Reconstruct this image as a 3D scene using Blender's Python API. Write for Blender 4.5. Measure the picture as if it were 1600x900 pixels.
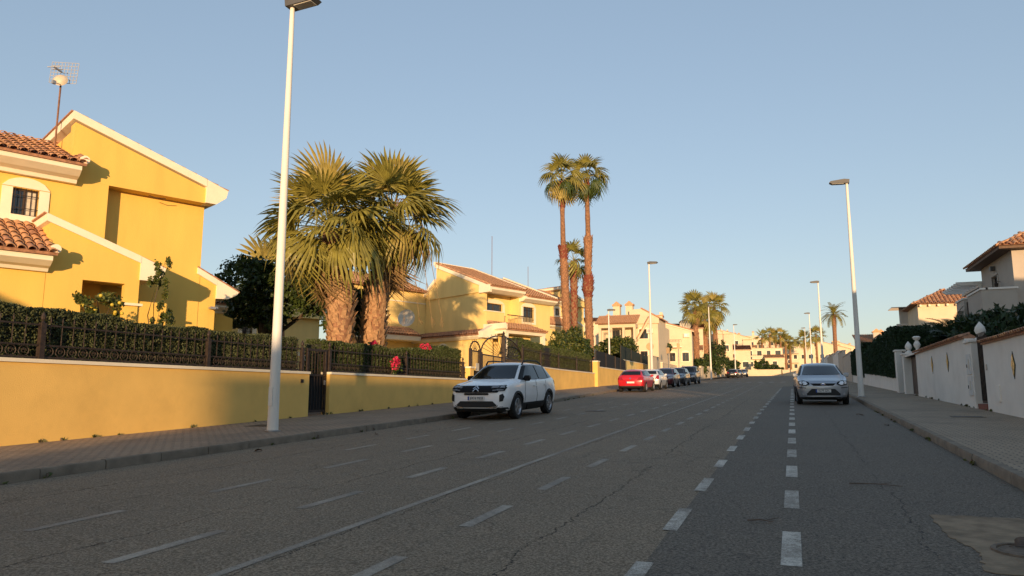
import bpy, bmesh, math, random
import numpy as np
from mathutils import Vector, Matrix, Euler
from mathutils.bvhtree import BVHTree
from mathutils.geometry import delaunay_2d_cdt
random.seed(7)
R = math.radians
for o in list(bpy.data.objects): bpy.data.objects.remove(o)
SC = bpy.context.scene; COL = SC.collection

# ------------------------------------------------------------------ camera, sky, sun, exposure
EYE = 1.34                      # seated eye height in a car
SLOPE = 0.03166                 # the street climbs along +Y
cam = bpy.data.cameras.new('camera'); cam.lens = 25.425; cam.sensor_width = 36
cam.clip_start = 0.05; cam.clip_end = 6000
co = bpy.data.objects.new('camera', cam); COL.objects.link(co)
co.location = (0, 0, EYE); co.rotation_euler = (R(98.357), 0, R(21.069)); SC.camera = co
SUN_AZ, SUN_EL = 19.5, 4.2      # low evening sun behind the camera, from the right of the street
w = bpy.data.worlds.new('World'); SC.world = w; w.use_nodes = True
nt = w.node_tree; bgn = nt.nodes['Background']
sky = nt.nodes.new('ShaderNodeTexSky'); sky.sky_type = 'NISHITA'; sky.sun_disc = False
sky.sun_elevation = R(SUN_EL); sky.sun_rotation = R(180 - SUN_AZ)
sky.air_density = 1.0; sky.dust_density = 0.25; sky.ozone_density = 1.5; sky.altitude = 50
gm = nt.nodes.new('ShaderNodeGamma'); gm.inputs[1].default_value = 0.52      # flattens the sky's contrast from zenith to horizon
tn = nt.nodes.new('ShaderNodeMix'); tn.data_type = 'RGBA'; tn.blend_type = 'MULTIPLY'; tn.inputs['Factor'].default_value = 1.0; tn.inputs['B'].default_value = (1.04, 1.11, 1.27, 1)
nt.links.new(sky.outputs[0], gm.inputs[0]); nt.links.new(gm.outputs[0], tn.inputs['A']); nt.links.new(tn.outputs['Result'], bgn.inputs[0]); bgn.inputs[1].default_value = 0.15
sl = bpy.data.lights.new('sun', 'SUN'); sl.energy = 2.6; sl.angle = R(0.6); sl.color = (1.0, 0.66, 0.36)
so = bpy.data.objects.new('sun', sl); COL.objects.link(so)
Ldir = Vector((-math.sin(R(SUN_AZ))*math.cos(R(SUN_EL)), math.cos(R(SUN_AZ))*math.cos(R(SUN_EL)), -math.sin(R(SUN_EL))))
so.rotation_euler = Ldir.to_track_quat('-Z', 'Y').to_euler()
SC.view_settings.view_transform = 'Standard'; SC.view_settings.look = 'None'
SC.view_settings.gamma = 1; SC.view_settings.exposure = 1.2

# ------------------------------------------------------------------ helpers
def gz(y): return SLOPE*min(max(y, -260), 300)

class MB:
    """collects geometry for one mesh object"""
    def __init__(s): s.v = []; s.f = []; s.mi = []; s.cur = 0
    def add(s, vs, fs):
        b = len(s.v); s.v += [tuple(v) for v in vs]
        for f in fs: s.f.append(tuple(i+b for i in f)); s.mi.append(s.cur)
        return s
    def hexa(s, p):   # 4 bottom (ccw from above) + 4 top
        return s.add(p, [(3,2,1,0),(4,5,6,7),(0,1,5,4),(1,2,6,5),(2,3,7,6),(3,0,4,7)])
    def box(s, x0, x1, y0, y1, z0, z1):
        return s.hexa([(x0,y0,z0),(x1,y0,z0),(x1,y1,z0),(x0,y1,z0),(x0,y0,z1),(x1,y0,z1),(x1,y1,z1),(x0,y1,z1)])
    def prism(s, poly, a, b, plane='xz'):
        """polygon in a plane, pushed from a to b along the third axis"""
        def P(u, v, t): return {'xz': (u, t, v), 'yz': (t, u, v), 'xy': (u, v, t)}[plane]
        n = len(poly)
        vs = [P(u, v, a) for u, v in poly] + [P(u, v, b) for u, v in poly]
        fs = [tuple(range(n))[::-1], tuple(range(n, 2*n))] + [(i, (i+1) % n, n+(i+1) % n, n+i) for i in range(n)]
        return s.add(vs, fs)
    def tube(s, pts, rad, n=6, caps=True):
        pts = [Vector(p) for p in pts]; k = len(pts)
        if not hasattr(rad, '__len__'): rad = [rad]*k
        vs = []; up = Vector((0.02, 0.03, 1))
        for i, p in enumerate(pts):
            d = (pts[min(i+1, k-1)] - pts[max(i-1, 0)]).normalized()
            a = d.cross(up)
            if a.length < 1e-3: a = d.cross(Vector((1, 0, 0)))
            a.normalize(); b = a.cross(d)
            for j in range(n):
                t = 2*math.pi*j/n; vs.append(p + (a*math.cos(t) + b*math.sin(t))*rad[i])
        fs = []
        for i in range(k-1):
            for j in range(n):
                fs.append((i*n+j, i*n+(j+1) % n, (i+1)*n+(j+1) % n, (i+1)*n+j))
        if caps: fs += [tuple(range(n))[::-1], tuple(range((k-1)*n, k*n))]
        return s.add(vs, fs)
    def lathe(s, prof, n=12, c=(0, 0, 0), axis='z', caps=True):
        vs = []; k = len(prof)
        for r, h in prof:
            for j in range(n):
                t = 2*math.pi*j/n; a, b = r*math.cos(t), r*math.sin(t)
                q = {'z': (a, b, h), 'x': (h, a, b), 'y': (a, h, b)}[axis]
                vs.append((q[0]+c[0], q[1]+c[1], q[2]+c[2]))
        fs = [(i*n+j, i*n+(j+1) % n, (i+1)*n+(j+1) % n, (i+1)*n+j) for i in range(k-1) for j in range(n)]
        if caps: fs += [tuple(range(n))[::-1], tuple(range((k-1)*n, k*n))]
        return s.add(vs, fs)
    def mesh(s, name, mats, smooth=None):
        me = bpy.data.meshes.new(name); me.from_pydata(s.v, [], s.f)
        for m in (mats if isinstance(mats, (list, tuple)) else [mats]): me.materials.append(m)
        if any(s.mi): me.polygons.foreach_set('material_index', s.mi)
        bm = bmesh.new(); bm.from_mesh(me); bmesh.ops.recalc_face_normals(bm, faces=bm.faces); bm.to_mesh(me); bm.free()
        if smooth is not None:
            me.polygons.foreach_set('use_smooth', [True]*len(me.polygons)); me.set_sharp_from_angle(angle=R(smooth))
        return me
    def build(s, name, mats, parent=None, loc=None, rot=None, smooth=None, bevel=0):
        o = obj(name, s.mesh(name, mats, smooth), parent, loc, rot)
        if bevel:
            b = o.modifiers.new('bevel', 'BEVEL'); b.width = bevel; b.segments = 2; b.limit_method = 'ANGLE'
        return o

def obj(name, me, parent=None, loc=None, rot=None, scale=None):
    o = bpy.data.objects.new(name, me); COL.objects.link(o); o.parent = parent
    if loc is not None: o.location = loc
    if rot is not None: o.rotation_euler = rot
    if scale is not None: o.scale = scale if hasattr(scale, '__len__') else (scale,)*3
    return o
def tag(o, label=None, cat=None, group=None, kind=None):
    if label: o['label'] = label
    if cat: o['category'] = cat
    if group: o['group'] = group
    if kind: o['kind'] = kind
    return o
def thing(name, label, cat, loc=(0, 0, 0), rz=0, group=None):
    o = obj(name, None, None, loc, (0, 0, rz)); o.empty_display_size = .2
    return tag(o, label, cat, group)

# ------------------------------------------------------------------ materials
MATS = {}
def mat(name, col, rough=.7, var=.12, scale=2.5, bump=0., bscale=60, metal=0., spec=.4, coat=0., stain=0., streak=False, trans=0.):
    if name in MATS: return MATS[name]
    m = bpy.data.materials.new(name); m.use_nodes = True; t = m.node_tree; N = t.nodes; L = t.links
    b = N['Principled BSDF']; b.inputs['Roughness'].default_value = rough; b.inputs['Metallic'].default_value = metal
    b.inputs['Specular IOR Level'].default_value = spec; b.inputs['Coat Weight'].default_value = coat
    b.inputs['Coat Roughness'].default_value = .05
    g = N.new('ShaderNodeNewGeometry'); pos = g.outputs['Position']
    if streak:
        mp = N.new('ShaderNodeMapping'); mp.inputs['Scale'].default_value = (1, 1, .18); L.new(pos, mp.inputs[0]); pos2 = mp.outputs[0]
    else: pos2 = pos
    n = N.new('ShaderNodeTexNoise'); n.inputs['Scale'].default_value = scale; n.inputs['Detail'].default_value = 6; L.new(pos2, n.inputs['Vector'])
    r = N.new('ShaderNodeValToRGB'); c = Vector(col)
    r.color_ramp.elements[0].position = .3; r.color_ramp.elements[1].position = .7
    r.color_ramp.elements[0].color = (*(c*(1-var)), 1); r.color_ramp.elements[1].color = (*[min(x, .95) for x in c*(1+var)], 1)
    L.new(n.outputs['Fac'], r.inputs[0]); out = r.outputs[0]
    if stain:
        n2 = N.new('ShaderNodeTexNoise'); n2.inputs['Scale'].default_value = .7; n2.inputs['Detail'].default_value = 8; n2.inputs['Roughness'].default_value = .7; L.new(pos2, n2.inputs['Vector'])
        r2 = N.new('ShaderNodeValToRGB'); r2.color_ramp.elements[0].position = .5; r2.color_ramp.elements[1].position = .75
        mx = N.new('ShaderNodeMix'); mx.data_type = 'RGBA'; mx.blend_type = 'MULTIPLY'
        mu = N.new('ShaderNodeMath'); mu.operation = 'MULTIPLY'; mu.inputs[1].default_value = stain
        L.new(n2.outputs['Fac'], r2.inputs[0]); L.new(r2.outputs[0], mu.inputs[0]); L.new(mu.outputs[0], mx.inputs['Factor'])
        L.new(out, mx.inputs['A']); mx.inputs['B'].default_value = (.45, .40, .34, 1); out = mx.outputs['Result']
    L.new(out, b.inputs['Base Color'])
    if bump:
        n3 = N.new('ShaderNodeTexNoise'); n3.inputs['Scale'].default_value = bscale; n3.inputs['Detail'].default_value = 4; L.new(pos, n3.inputs['Vector'])
        bp = N.new('ShaderNodeBump'); bp.inputs['Strength'].default_value = bump; bp.inputs['Distance'].default_value = .02
        L.new(n3.outputs['Fac'], bp.inputs['Height']); L.new(bp.outputs[0], b.inputs['Normal'])
    if trans:
        tr = N.new('ShaderNodeBsdfTranslucent'); L.new(out, tr.inputs['Color']); ms = N.new('ShaderNodeMixShader'); ms.inputs[0].default_value = trans
        L.new(b.outputs[0], ms.inputs[1]); L.new(tr.outputs[0], ms.inputs[2]); L.new(ms.outputs[0], N['Material Output'].inputs[0])
    MATS[name] = m; return m

YEL = mat('yellow_render', (.86, .55, .155), .85, .06, 1.2, .28, 60, stain=.22)
YEL1 = mat('house_yellow_render', (.80, .52, .115), .85, .06, 1.6, .3, 50, stain=.16, streak=True)
YEL2 = mat('pale_yellow_render', (.86, .63, .235), .85, .06, 1.6, .3, 50, stain=.16, streak=True)
CREAM = mat('cream_trim', (.86, .77, .58), .75, .04, 3, .1, 60, stain=.1)
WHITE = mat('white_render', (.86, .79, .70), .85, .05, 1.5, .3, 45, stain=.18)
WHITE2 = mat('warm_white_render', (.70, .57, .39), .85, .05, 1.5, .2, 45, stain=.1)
BEIGE = mat('beige_render', (.55, .47, .38), .85, .06, 1.5, .3, 45, stain=.15)
TILE = mat('clay_tile', (.60, .32, .16), .8, .35, 9, .3, 80)
TILE2 = mat('old_clay_tile', (.42, .21, .12), .85, .4, 8, .4, 80)
IRON = mat('rusty_black_iron', (.045, .032, .026), .55, .4, 14, .2, 120, metal=.3)
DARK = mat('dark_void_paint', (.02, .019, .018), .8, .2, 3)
GALV = mat('galvanised_steel', (.42, .41, .39), .45, .12, 6, .0, 60, metal=.6)
POLE = mat('painted_pole', (.78, .74, .66), .5, .06, 3, .1, 40, stain=.45, streak=True)
LAMPB = mat('lamp_housing', (.10, .10, .10), .5, .1, 5)
LENS = mat('lamp_lens', (.5, .48, .42), .2, .05, 5)
KERB = mat('kerb_concrete', (.23, .185, .135), .9, .22, 4, .5, 60, stain=.4)
GLASSW = mat('window_glass', (.025, .03, .035), .06, .2, 2, spec=.8)
WOODF = mat('dark_window_frame', (.07, .045, .03), .5, .2, 8)
WROOM = mat('white_blind', (.6, .55, .45), .7, .1, 10)
LEAFH = mat('artificial_hedge_leaf', (.078, .092, .036), .65, .35, 6, trans=.15)
LEAFD = mat('dark_leaf', (.028, .05, .016), .45, .35, 4, trans=.2)
LEAFM = mat('mid_green_leaf', (.065, .095, .022), .45, .3, 4, trans=.25)
LEAFY = mat('yellow_green_leaf', (.13, .14, .03), .5, .3, 4, trans=.25)
CYP = mat('cypress_leaf', (.022, .045, .016), .7, .35, 4, trans=.1)
FROND = mat('palm_frond', (.26, .235, .05), .42, .35, 3, trans=.28)
FROND2 = mat('yellowed_palm_frond', (.38, .30, .08), .5, .3, 3, trans=.28)
FRONDY = mat('dry_palm_frond', (.25, .16, .07), .8, .3, 4, trans=.1)
BARK = mat('palm_trunk', (.25, .128, .068), .9, .4, 7, .8, 30)
BOOT = mat('palm_leaf_base', (.42, .25, .13), .9, .35, 9, .5, 40)
BOOT2 = mat('weathered_leaf_base', (.37, .19, .10), .9, .35, 9, .5, 40)
BOOTR = mat('red_palm_leaf_base', (.21, .055, .035), .85, .35, 9, .5, 40)
WOOD = mat('tree_bark', (.10, .07, .045), .9, .3, 8, .6, 40)
PINK = mat('bougainvillea', (.75, .04, .12), .6, .2, 9, trans=.3)
FRUIT = mat('orange_fruit', (.55, .42, .05), .5, .15, 9)
MESHG = mat('green_shade_mesh', (.018, .028, .018), .8, .25, 5, .2, 90)
MESHB = mat('black_shade_mesh', (.012, .013, .014), .8, .25, 5, .2, 90)
BROWNG = mat('brown_gate_wood', (.075, .05, .04), .6, .2, 10, .2, 50, streak=True)
LEAFDRY = mat('dry_leaf', (.13, .09, .065), .8, .3, 20)

def node_mat(name):
    m = bpy.data.materials.new(name); m.use_nodes = True
    return m, m.node_tree.nodes, m.node_tree.links, m.node_tree.nodes['Principled BSDF']
def mth(N, L, op, a, b=None, c=None):
    n = N.new('ShaderNodeMath'); n.operation = op
    for i, x in enumerate((a, b, c)):
        if x is None: continue
        if isinstance(x, (int, float)): n.inputs[i].default_value = x
        else: L.new(x, n.inputs[i])
    return n.outputs[0]
def noise_n(N, L, vec, scale, detail=5, rough=.55, dist=0.):
    n = N.new('ShaderNodeTexNoise'); n.inputs['Scale'].default_value = scale; n.inputs['Detail'].default_value = detail
    n.inputs['Roughness'].default_value = rough; n.inputs['Distortion'].default_value = dist; L.new(vec, n.inputs['Vector']); return n.outputs['Fac']
def mixc(N, L, fac, a, b, mode='MIX'):
    mx = N.new('ShaderNodeMix'); mx.data_type = 'RGBA'; mx.blend_type = mode
    for key, x in (('Factor', fac), ('A', a), ('B', b)):
        if isinstance(x, (int, float)): mx.inputs[key].default_value = x
        elif isinstance(x, tuple): mx.inputs[key].default_value = (*x, 1)
        else: L.new(x, mx.inputs[key])
    return mx.outputs['Result']
def sstep(N, L, x, a, b):
    n = N.new('ShaderNodeMapRange'); n.interpolation_type = 'SMOOTHSTEP'; L.new(x, n.inputs[0])
    n.inputs[1].default_value = a; n.inputs[2].default_value = b; return n.outputs[0]

def asphalt(name, base, dark, crack_amt, seams, bump, rough):
    m, N, L, b = node_mat(name)
    pos = N.new('ShaderNodeNewGeometry').outputs['Position']
    sx = N.new('ShaderNodeSeparateXYZ'); L.new(pos, sx.inputs[0]); X, Y = sx.outputs[0], sx.outputs[1]
    big = noise_n(N, L, pos, .35, 6, .6); mid = noise_n(N, L, pos, 3.5, 6, .65); fine = noise_n(N, L, pos, 46, 4, .85)
    mp = N.new('ShaderNodeMapping'); mp.inputs['Scale'].default_value = (2.2, .10, 1); L.new(pos, mp.inputs[0])
    strk = noise_n(N, L, mp.outputs[0], 1.0, 5, .6)
    c = mixc(N, L, sstep(N, L, big, .3, .7), base, tuple(x*.80 for x in base))
    c = mixc(N, L, mth(N, L, 'MULTIPLY', sstep(N, L, strk, .45, .75), .45), c, dark)
    c = mixc(N, L, mth(N, L, 'MULTIPLY', sstep(N, L, mid, .5, .75), .35), c, tuple(x*1.35 for x in base))
    c = mixc(N, L, sstep(N, L, fine, .36, .66), mixc(N, L, .74, c, (0.010, 0.009, 0.008)), mixc(N, L, .34, c, (.46, .40, .33)))
    # cracks: warped cell borders, only where a large noise lets them through
    wn = N.new('ShaderNodeTexNoise'); wn.inputs['Scale'].default_value = 1.6; wn.inputs['Detail'].default_value = 5; L.new(pos, wn.inputs['Vector'])
    wv = N.new('ShaderNodeVectorMath'); wv.operation = 'MULTIPLY_ADD'; L.new(wn.outputs['Color'], wv.inputs[0]); wv.inputs[1].default_value = (.9, .9, 0); L.new(pos, wv.inputs[2])
    vo = N.new('ShaderNodeTexVoronoi'); vo.feature = 'DISTANCE_TO_EDGE'; vo.inputs['Scale'].default_value = .75; L.new(wv.outputs[0], vo.inputs['Vector'])
    gate = sstep(N, L, noise_n(N, L, pos, .55, 3), .47, .6)
    ck = mth(N, L, 'MULTIPLY', mth(N, L, 'SUBTRACT', 1.0, sstep(N, L, vo.outputs['Distance'], .003, .011)), gate)
    ck = mth(N, L, 'MULTIPLY', ck, crack_amt)
    wob = mth(N, L, 'MULTIPLY', mth(N, L, 'SUBTRACT', noise_n(N, L, pos, 1.1, 6, .7), .5), .55)
    for x0, wd in seams:
        d = mth(N, L, 'ABSOLUTE', mth(N, L, 'ADD', mth(N, L, 'SUBTRACT', X, x0), wob))
        k = mth(N, L, 'SUBTRACT', 1.0, sstep(N, L, d, wd*.35, wd))
        k = mth(N, L, 'MULTIPLY', k, sstep(N, L, noise_n(N, L, pos, .4, 2), .35, .5))
        ck = mth(N, L, 'MAXIMUM', ck, k)
    c = mixc(N, L, mth(N, L, 'MULTIPLY', ck, .85), c, (.008, .008, .008))
    L.new(c, b.inputs['Base Color']); b.inputs['Roughness'].default_value = rough; b.inputs['Specular IOR Level'].default_value = .3
    h = mth(N, L, 'SUBTRACT', mth(N, L, 'ADD', mth(N, L, 'MULTIPLY', fine, .5), mth(N, L, 'MULTIPLY', mid, .35)), mth(N, L, 'MULTIPLY', ck, 1.2))
    bp = N.new('ShaderNodeBump'); bp.inputs['Strength'].default_value = bump; bp.inputs['Distance'].default_value = .012
    L.new(h, bp.inputs['Height']); L.new(bp.outputs[0], b.inputs['Normal'])
    return m
ROAD = asphalt('worn_asphalt', (.385, .268, .150), (.245, .170, .094), .38, [(-1.95, .009), (-3.62, .007), (-5.3, .009), (-8.0, .010)], .8, .85)
PATCH = asphalt('new_asphalt', (.160, .116, .069), (.117, .085, .050), .06, [(.9, .007)], .6, .8)

def paving(name, c1, c2, sc):
    m, N, L, b = node_mat(name)
    pos = N.new('ShaderNodeNewGeometry').outputs['Position']
    br = N.new('ShaderNodeTexBrick'); br.inputs['Scale'].default_value = sc; br.offset = .5
    br.inputs['Mortar Size'].default_value = .022; br.inputs['Mortar Smooth'].default_value = .3; br.inputs['Brick Width'].default_value = .4; br.inputs['Row Height'].default_value = .2
    L.new(pos, br.inputs['Vector'])
    br.inputs['Color1'].default_value = (*c1, 1); br.inputs['Color2'].default_value = (*c2, 1); br.inputs['Mortar'].default_value = (.13, .10, .075, 1)
    big = noise_n(N, L, pos, .6, 6, .65); fine = noise_n(N, L, pos, 40, 3, .7)
    c = mixc(N, L, mth(N, L, 'MULTIPLY', sstep(N, L, big, .42, .7), .5), br.outputs['Color'], (.16, .125, .09))
    c = mixc(N, L, mth(N, L, 'MULTIPLY', sstep(N, L, fine, .4, .7), .4), c, (.05, .045, .04))
    L.new(c, b.inputs['Base Color']); b.inputs['Roughness'].default_value = .9
    bp = N.new('ShaderNodeBump'); bp.inputs['Strength'].default_value = .7; bp.inputs['Distance'].default_value = .012
    L.new(mth(N, L, 'SUBTRACT', mth(N, L, 'MULTIPLY', fine, .6), br.outputs['Fac']), bp.inputs['Height']); L.new(bp.outputs[0], b.inputs['Normal'])
    return m
PAVE = paving('pavement_slabs', (.46, .33, .215), (.40, .29, .19), 1.9)
PAVE2 = paving('pavement_slabs_grey', (.46, .35, .235), (.39, .30, .20), 1.9)

def paint_mat():
    m, N, L, b = node_mat('worn_road_paint')
    pos = N.new('ShaderNodeNewGeometry').outputs['Position']
    wear = noise_n(N, L, pos, 16, 8, .85); fine = noise_n(N, L, pos, 90, 3, .8); mid = noise_n(N, L, pos, 1.3, 2)
    k = mth(N, L, 'ADD', mth(N, L, 'MULTIPLY', wear, .6), mth(N, L, 'ADD', mth(N, L, 'MULTIPLY', fine, .45), mth(N, L, 'MULTIPLY', mid, .35)))
    f = sstep(N, L, k, .56, .80)
    c = mixc(N, L, f, (.66, .60, .50), (.20, .165, .125))
    L.new(c, b.inputs['Base Color']); b.inputs['Roughness'].default_value = .75
    return m
PAINT = paint_mat()
def paint_faint():
    m = PAINT.copy(); m.name = 'faded_road_paint'
    for n in m.node_tree.nodes:
        if n.type == 'MAP_RANGE': n.inputs[1].default_value = .52; n.inputs[2].default_value = .80
        if n.type == 'MIX': n.inputs['A'].default_value = (.46, .39, .30, 1)
    return m
PAINTF = paint_faint()

# ------------------------------------------------------------------ the setting
def sheet(name, left, right, dz, m, ya, yb, breaks=()):
    """ground strip following the slope; left/right give x at y"""
    ys = sorted(set([ya, yb, *[q for q in breaks if ya < q < yb], *[q for q in (-260, 300) if ya < q < yb]]))
    b = MB(); vs = []
    for y in ys: vs += [(left(y), y, gz(y)+dz), (right(y), y, gz(y)+dz)]
    b.add(vs, [(2*i, 2*i+1, 2*i+3, 2*i+2) for i in range(len(ys)-1)])
    return tag(b.build(name, m), kind='structure')
def poly(pts):
    def f(y):
        if y <= pts[0][0]: return pts[0][1]
        for (a, xa), (b, xb) in zip(pts, pts[1:]):
            if y <= b: return xa + (xb-xa)*(y-a)/(b-a)
        return pts[-1][1]
    return f
LK = poly([(24, -9.45), (46, -10.95)])          # left kerb line
LW = poly([(29, -13.3), (46, -14.9)])           # left garden wall line
RK = poly([(0, 2.2), (37, 2.45)])               # right kerb line
SOIL = mat('dry_ground', (.16, .12, .08), .95, .3, .5, .5, 20)
sheet('ground', lambda y: -3000, lambda y: 3000, -.06, SOIL, -3000, 3000)
road = sheet('road', LK, RK, 0, ROAD, -120, 166, (24, 46, 0, 37))
PE = poly([(0, -1.04), (24, -1.02), (62, -.75)])
patch_o = sheet('resurfaced_strip', PE, RK, .004, PATCH, -120, 62, (0, 24, 37))
sheet('pavement_left', lambda y: LW(y)-.4, lambda y: LK(y)-.14, .13, PAVE, -120, 166, (24, 29, 46))
sheet('pavement_right', lambda y: RK(y)+.14, lambda y: 5.2, .13, PAVE2, -120, 166, (0, 37))
def kerb_line(name, fx, side, ya, yb):
    root = tag(obj(name, None), kind='structure')
    me = MB(); b = .012
    me.prism([(-.07+b, -.2), (.07-b, -.2), (.07-b*.2, .10), (.07-b*1.6, .136), (-.07+b, .136)] if side > 0 else [(-.07+b, -.2), (.07-b, -.2), (.07-b, .136), (-.07+b*1.6, .136), (-.07+b*.2, .10)], .006, .992, 'xz')
    me = me.mesh('kerb_stone', KERB, 30)
    y = ya
    while y < yb:
        xa, xb = fx(y), fx(y+1)
        obj('kerb_stone', me, root, (xa - side*.07 + random.uniform(-.006, .006), y, gz(y)+random.uniform(-.006, .004)), (math.atan(SLOPE), 0, -math.atan(xb-xa)))
        y += 1.0
kerb_line('kerb_left', LK, 1, 0, 110); kerb_line('kerb_right', RK, -1, 4, 110)
# painted markings: dashes belong to the road
def dash(x0, y0, ln, wd, m=PAINT, dz=.0035, par=road):
    b = MB(); b.add([(-wd/2, 0, 0), (wd/2, 0, 0), (wd/2, ln, 0), (-wd/2, ln, 0)], [(0, 1, 2, 3)])
    o = b.build('road_marking', m, par, (x0, y0, gz(y0)+dz), (math.atan(SLOPE), 0, 0)); return o
for x0, y0, per, ln, wd, n, m in [(-6.36, 4.63, 2.2, 1.08, .11, 22, PAINTF), (-4.71, 4.05, 2.22, 1.12, .12, 34, PAINTF), (-2.75, 3.9, 2.09, 1.03, .12, 36, PAINTF),
                                  (-7.5, 11.2, 2.2, 1.0, .10, 10, PAINTF)]:
    for i in range(n): dash(x0+random.uniform(-.01, .01), y0+per*i, ln*random.uniform(.92, 1.05), wd, m)
for i in range(24): dash(PE(4.2+2.12*i)+.0, 4.25+2.12*i, 1.0*random.uniform(.85, 1.05), .125, PAINT, .007, patch_o)
for i in range(22): dash(-.075, 5.5+2.2*i, 1.12, .14, PAINT, .007, patch_o)
for i in range(20): dash(-3.71, 1.5+3.0*i, 3.0, .085, PAINTF, .0035)
for i in range(8): dash(-9.0+1.15*i, 80.5, 4.0, .5, PAINTF, .004)

# ------------------------------------------------------------------ vegetation helpers
rng = np.random.default_rng(5)
def leaf_mesh(name, P, size, m, flat=.0, elong=1.6, outward=None):
    """many small bent leaves (two triangles each) at points P"""
    n = len(P); a = rng.normal(size=(n, 3)); a[:, 2] *= (1-flat)
    if outward is not None: a = a*.7 + outward
    a /= np.linalg.norm(a, axis=1)[:, None]
    b = np.cross(a, rng.normal(size=(n, 3))); b /= np.linalg.norm(b, axis=1)[:, None]; c = np.cross(a, b)
    s = size*rng.uniform(.6, 1.3, size=(n, 1)); l = a*s*elong*.5; wv = b*s*.5
    V = np.stack([P-l, P+wv+c*s*.12, P+l, P-wv+c*s*.12], 1).reshape(-1, 3)
    i = np.arange(n)*4
    F = np.concatenate([np.stack([i, i+1, i+2], 1), np.stack([i, i+2, i+3], 1)])
    me = bpy.data.meshes.new(name); me.vertices.add(len(V)); me.vertices.foreach_set('co', V.astype(np.float32).ravel())
    me.loops.add(F.size); me.loops.foreach_set('vertex_index', F.astype(np.int32).ravel())
    me.polygons.add(len(F)); me.polygons.foreach_set('loop_start', (np.arange(len(F))*3).astype(np.int32)); me.polygons.foreach_set('loop_total', np.full(len(F), 3, np.int32))
    me.update(calc_edges=True); me.validate()
    for x in (m if isinstance(m, list) else [m]): me.materials.append(x)
    if isinstance(m, list):
        k = rng.integers(0, len(m), n); me.polygons.foreach_set('material_index', np.concatenate([k, k]).astype(np.int32))
    return me
def blob_points(n, c, r, shell=.55, squash=0):
    d = rng.normal(size=(n, 3)); d /= np.linalg.norm(d, axis=1)[:, None]
    t = shell + (1-shell)*rng.random((n, 1)); return np.array(c) + d*t*np.array(r)
def tree(name, label, loc, h, blobs, nleaf, size, m, cat='tree', group=None, lean=(0, 0), tr=.12, elong=1.6):
    t = thing(name, label, cat, loc, 0, group)
    tb = MB(); top = Vector((lean[0], lean[1], h*.55))
    tb.tube([(0, 0, -.2), (lean[0]*.3, lean[1]*.3, h*.25), top], [tr*1.25, tr, tr*.75], 8)
    P = []
    tot = sum(b[1][0]*b[1][1]*b[1][2] for b in blobs)**(1)
    for c, r in blobs:
        mid = (Vector(c)+top)/2 + Vector((random.uniform(-.2, .2), random.uniform(-.2, .2), -.1))
        tb.tube([top*.75, mid, Vector(c)+Vector((0, 0, r[2]*.4))], [tr*.6, tr*.4, tr*.12], 6)
        k = max(60, int(nleaf*(r[0]*r[1]*r[2])/tot))
        # clumps make the outline uneven
        nc = max(6, k//70); cc = blob_points(nc, c, r, .45)
        for q in cc: P.append(blob_points(k//nc, q, np.array(r)*rng.uniform(.22, .42), .2))
    tb.build('trunk', WOOD, t, smooth=50)
    o = obj('crown', leaf_mesh('crown', np.concatenate(P), size, m, elong=elong), t); return t
def hedge(label, x0, x1, pts, dens, size, m, cat='hedge', name='hedge', topvar=.05, group=None, core=None):
    """slab of leaves; pts = [(y, z_bottom, z_top)], x0 is the street face; x0/x1 may be functions of y"""
    fx0 = x0 if callable(x0) else (lambda y: x0); fx1 = x1 if callable(x1) else (lambda y: x1)
    sg = 1 if fx0(0) > fx1(0) else -1
    y_mid = (pts[0][0]+pts[-1][0])/2; base = Vector((fx0(y_mid), y_mid, pts[0][1]))
    t = thing(name, label, cat, base, 0, group); b = MB(); P = []
    for (ya, ba, ta), (yb, bb, tb) in zip(pts, pts[1:]):
        i = .09*sg; j = .09
        q = [(fx1(ya)+i, ya, ba), (fx0(ya)-i, ya, ba), (fx0(yb)-i, yb, bb), (fx1(yb)+i, yb, bb), (fx1(ya)+i, ya, ta-j), (fx0(ya)-i, ya, ta-j), (fx0(yb)-i, yb, tb-j), (fx1(yb)+i, yb, tb-j)]
        b.hexa([Vector(v)-base for v in q])
        L = yb-ya
        n = int(dens*L*((ta+tb-ba-bb)/2)); u = rng.random(n); v = rng.random(n)
        ys = ya+u*L; zs = (ba+u*(bb-ba))*(1-v)+(ta+u*(tb-ta))*v
        P.append(np.stack([np.array([fx0(y) for y in ys])-sg*rng.random(n)**2*.12, ys, zs], 1))
        n = int(dens*L*abs(fx0(ya)-fx1(ya))*1.0); u = rng.random(n); v = rng.random(n); ys = ya+u*L
        tz = ta+u*(tb-ta)+topvar*np.array([math.sin(y*5.1)+.7*math.sin(y*2.3+1)+.5*math.sin(y*13) for y in ys])*.5
        P.append(np.stack([np.array([fx1(y)*k+fx0(y)*(1-k) for y, k in zip(ys, v)]), ys, tz-rng.random(n)**2*.12+.03], 1))
    ya, ba, ta = pts[0]; n = int(dens*abs(fx0(ya)-fx1(ya))*(ta-ba)); v = rng.random(n); k = rng.random(n)
    P.append(np.stack([fx1(ya)*k+fx0(ya)*(1-k), ya-.02+rng.random(n)*.06, ba+v*(ta-ba)], 1))
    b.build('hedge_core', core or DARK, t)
    obj('foliage', leaf_mesh('foliage', np.concatenate(P)-np.array(base), size, m, elong=1.5), t)
    return t

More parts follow.
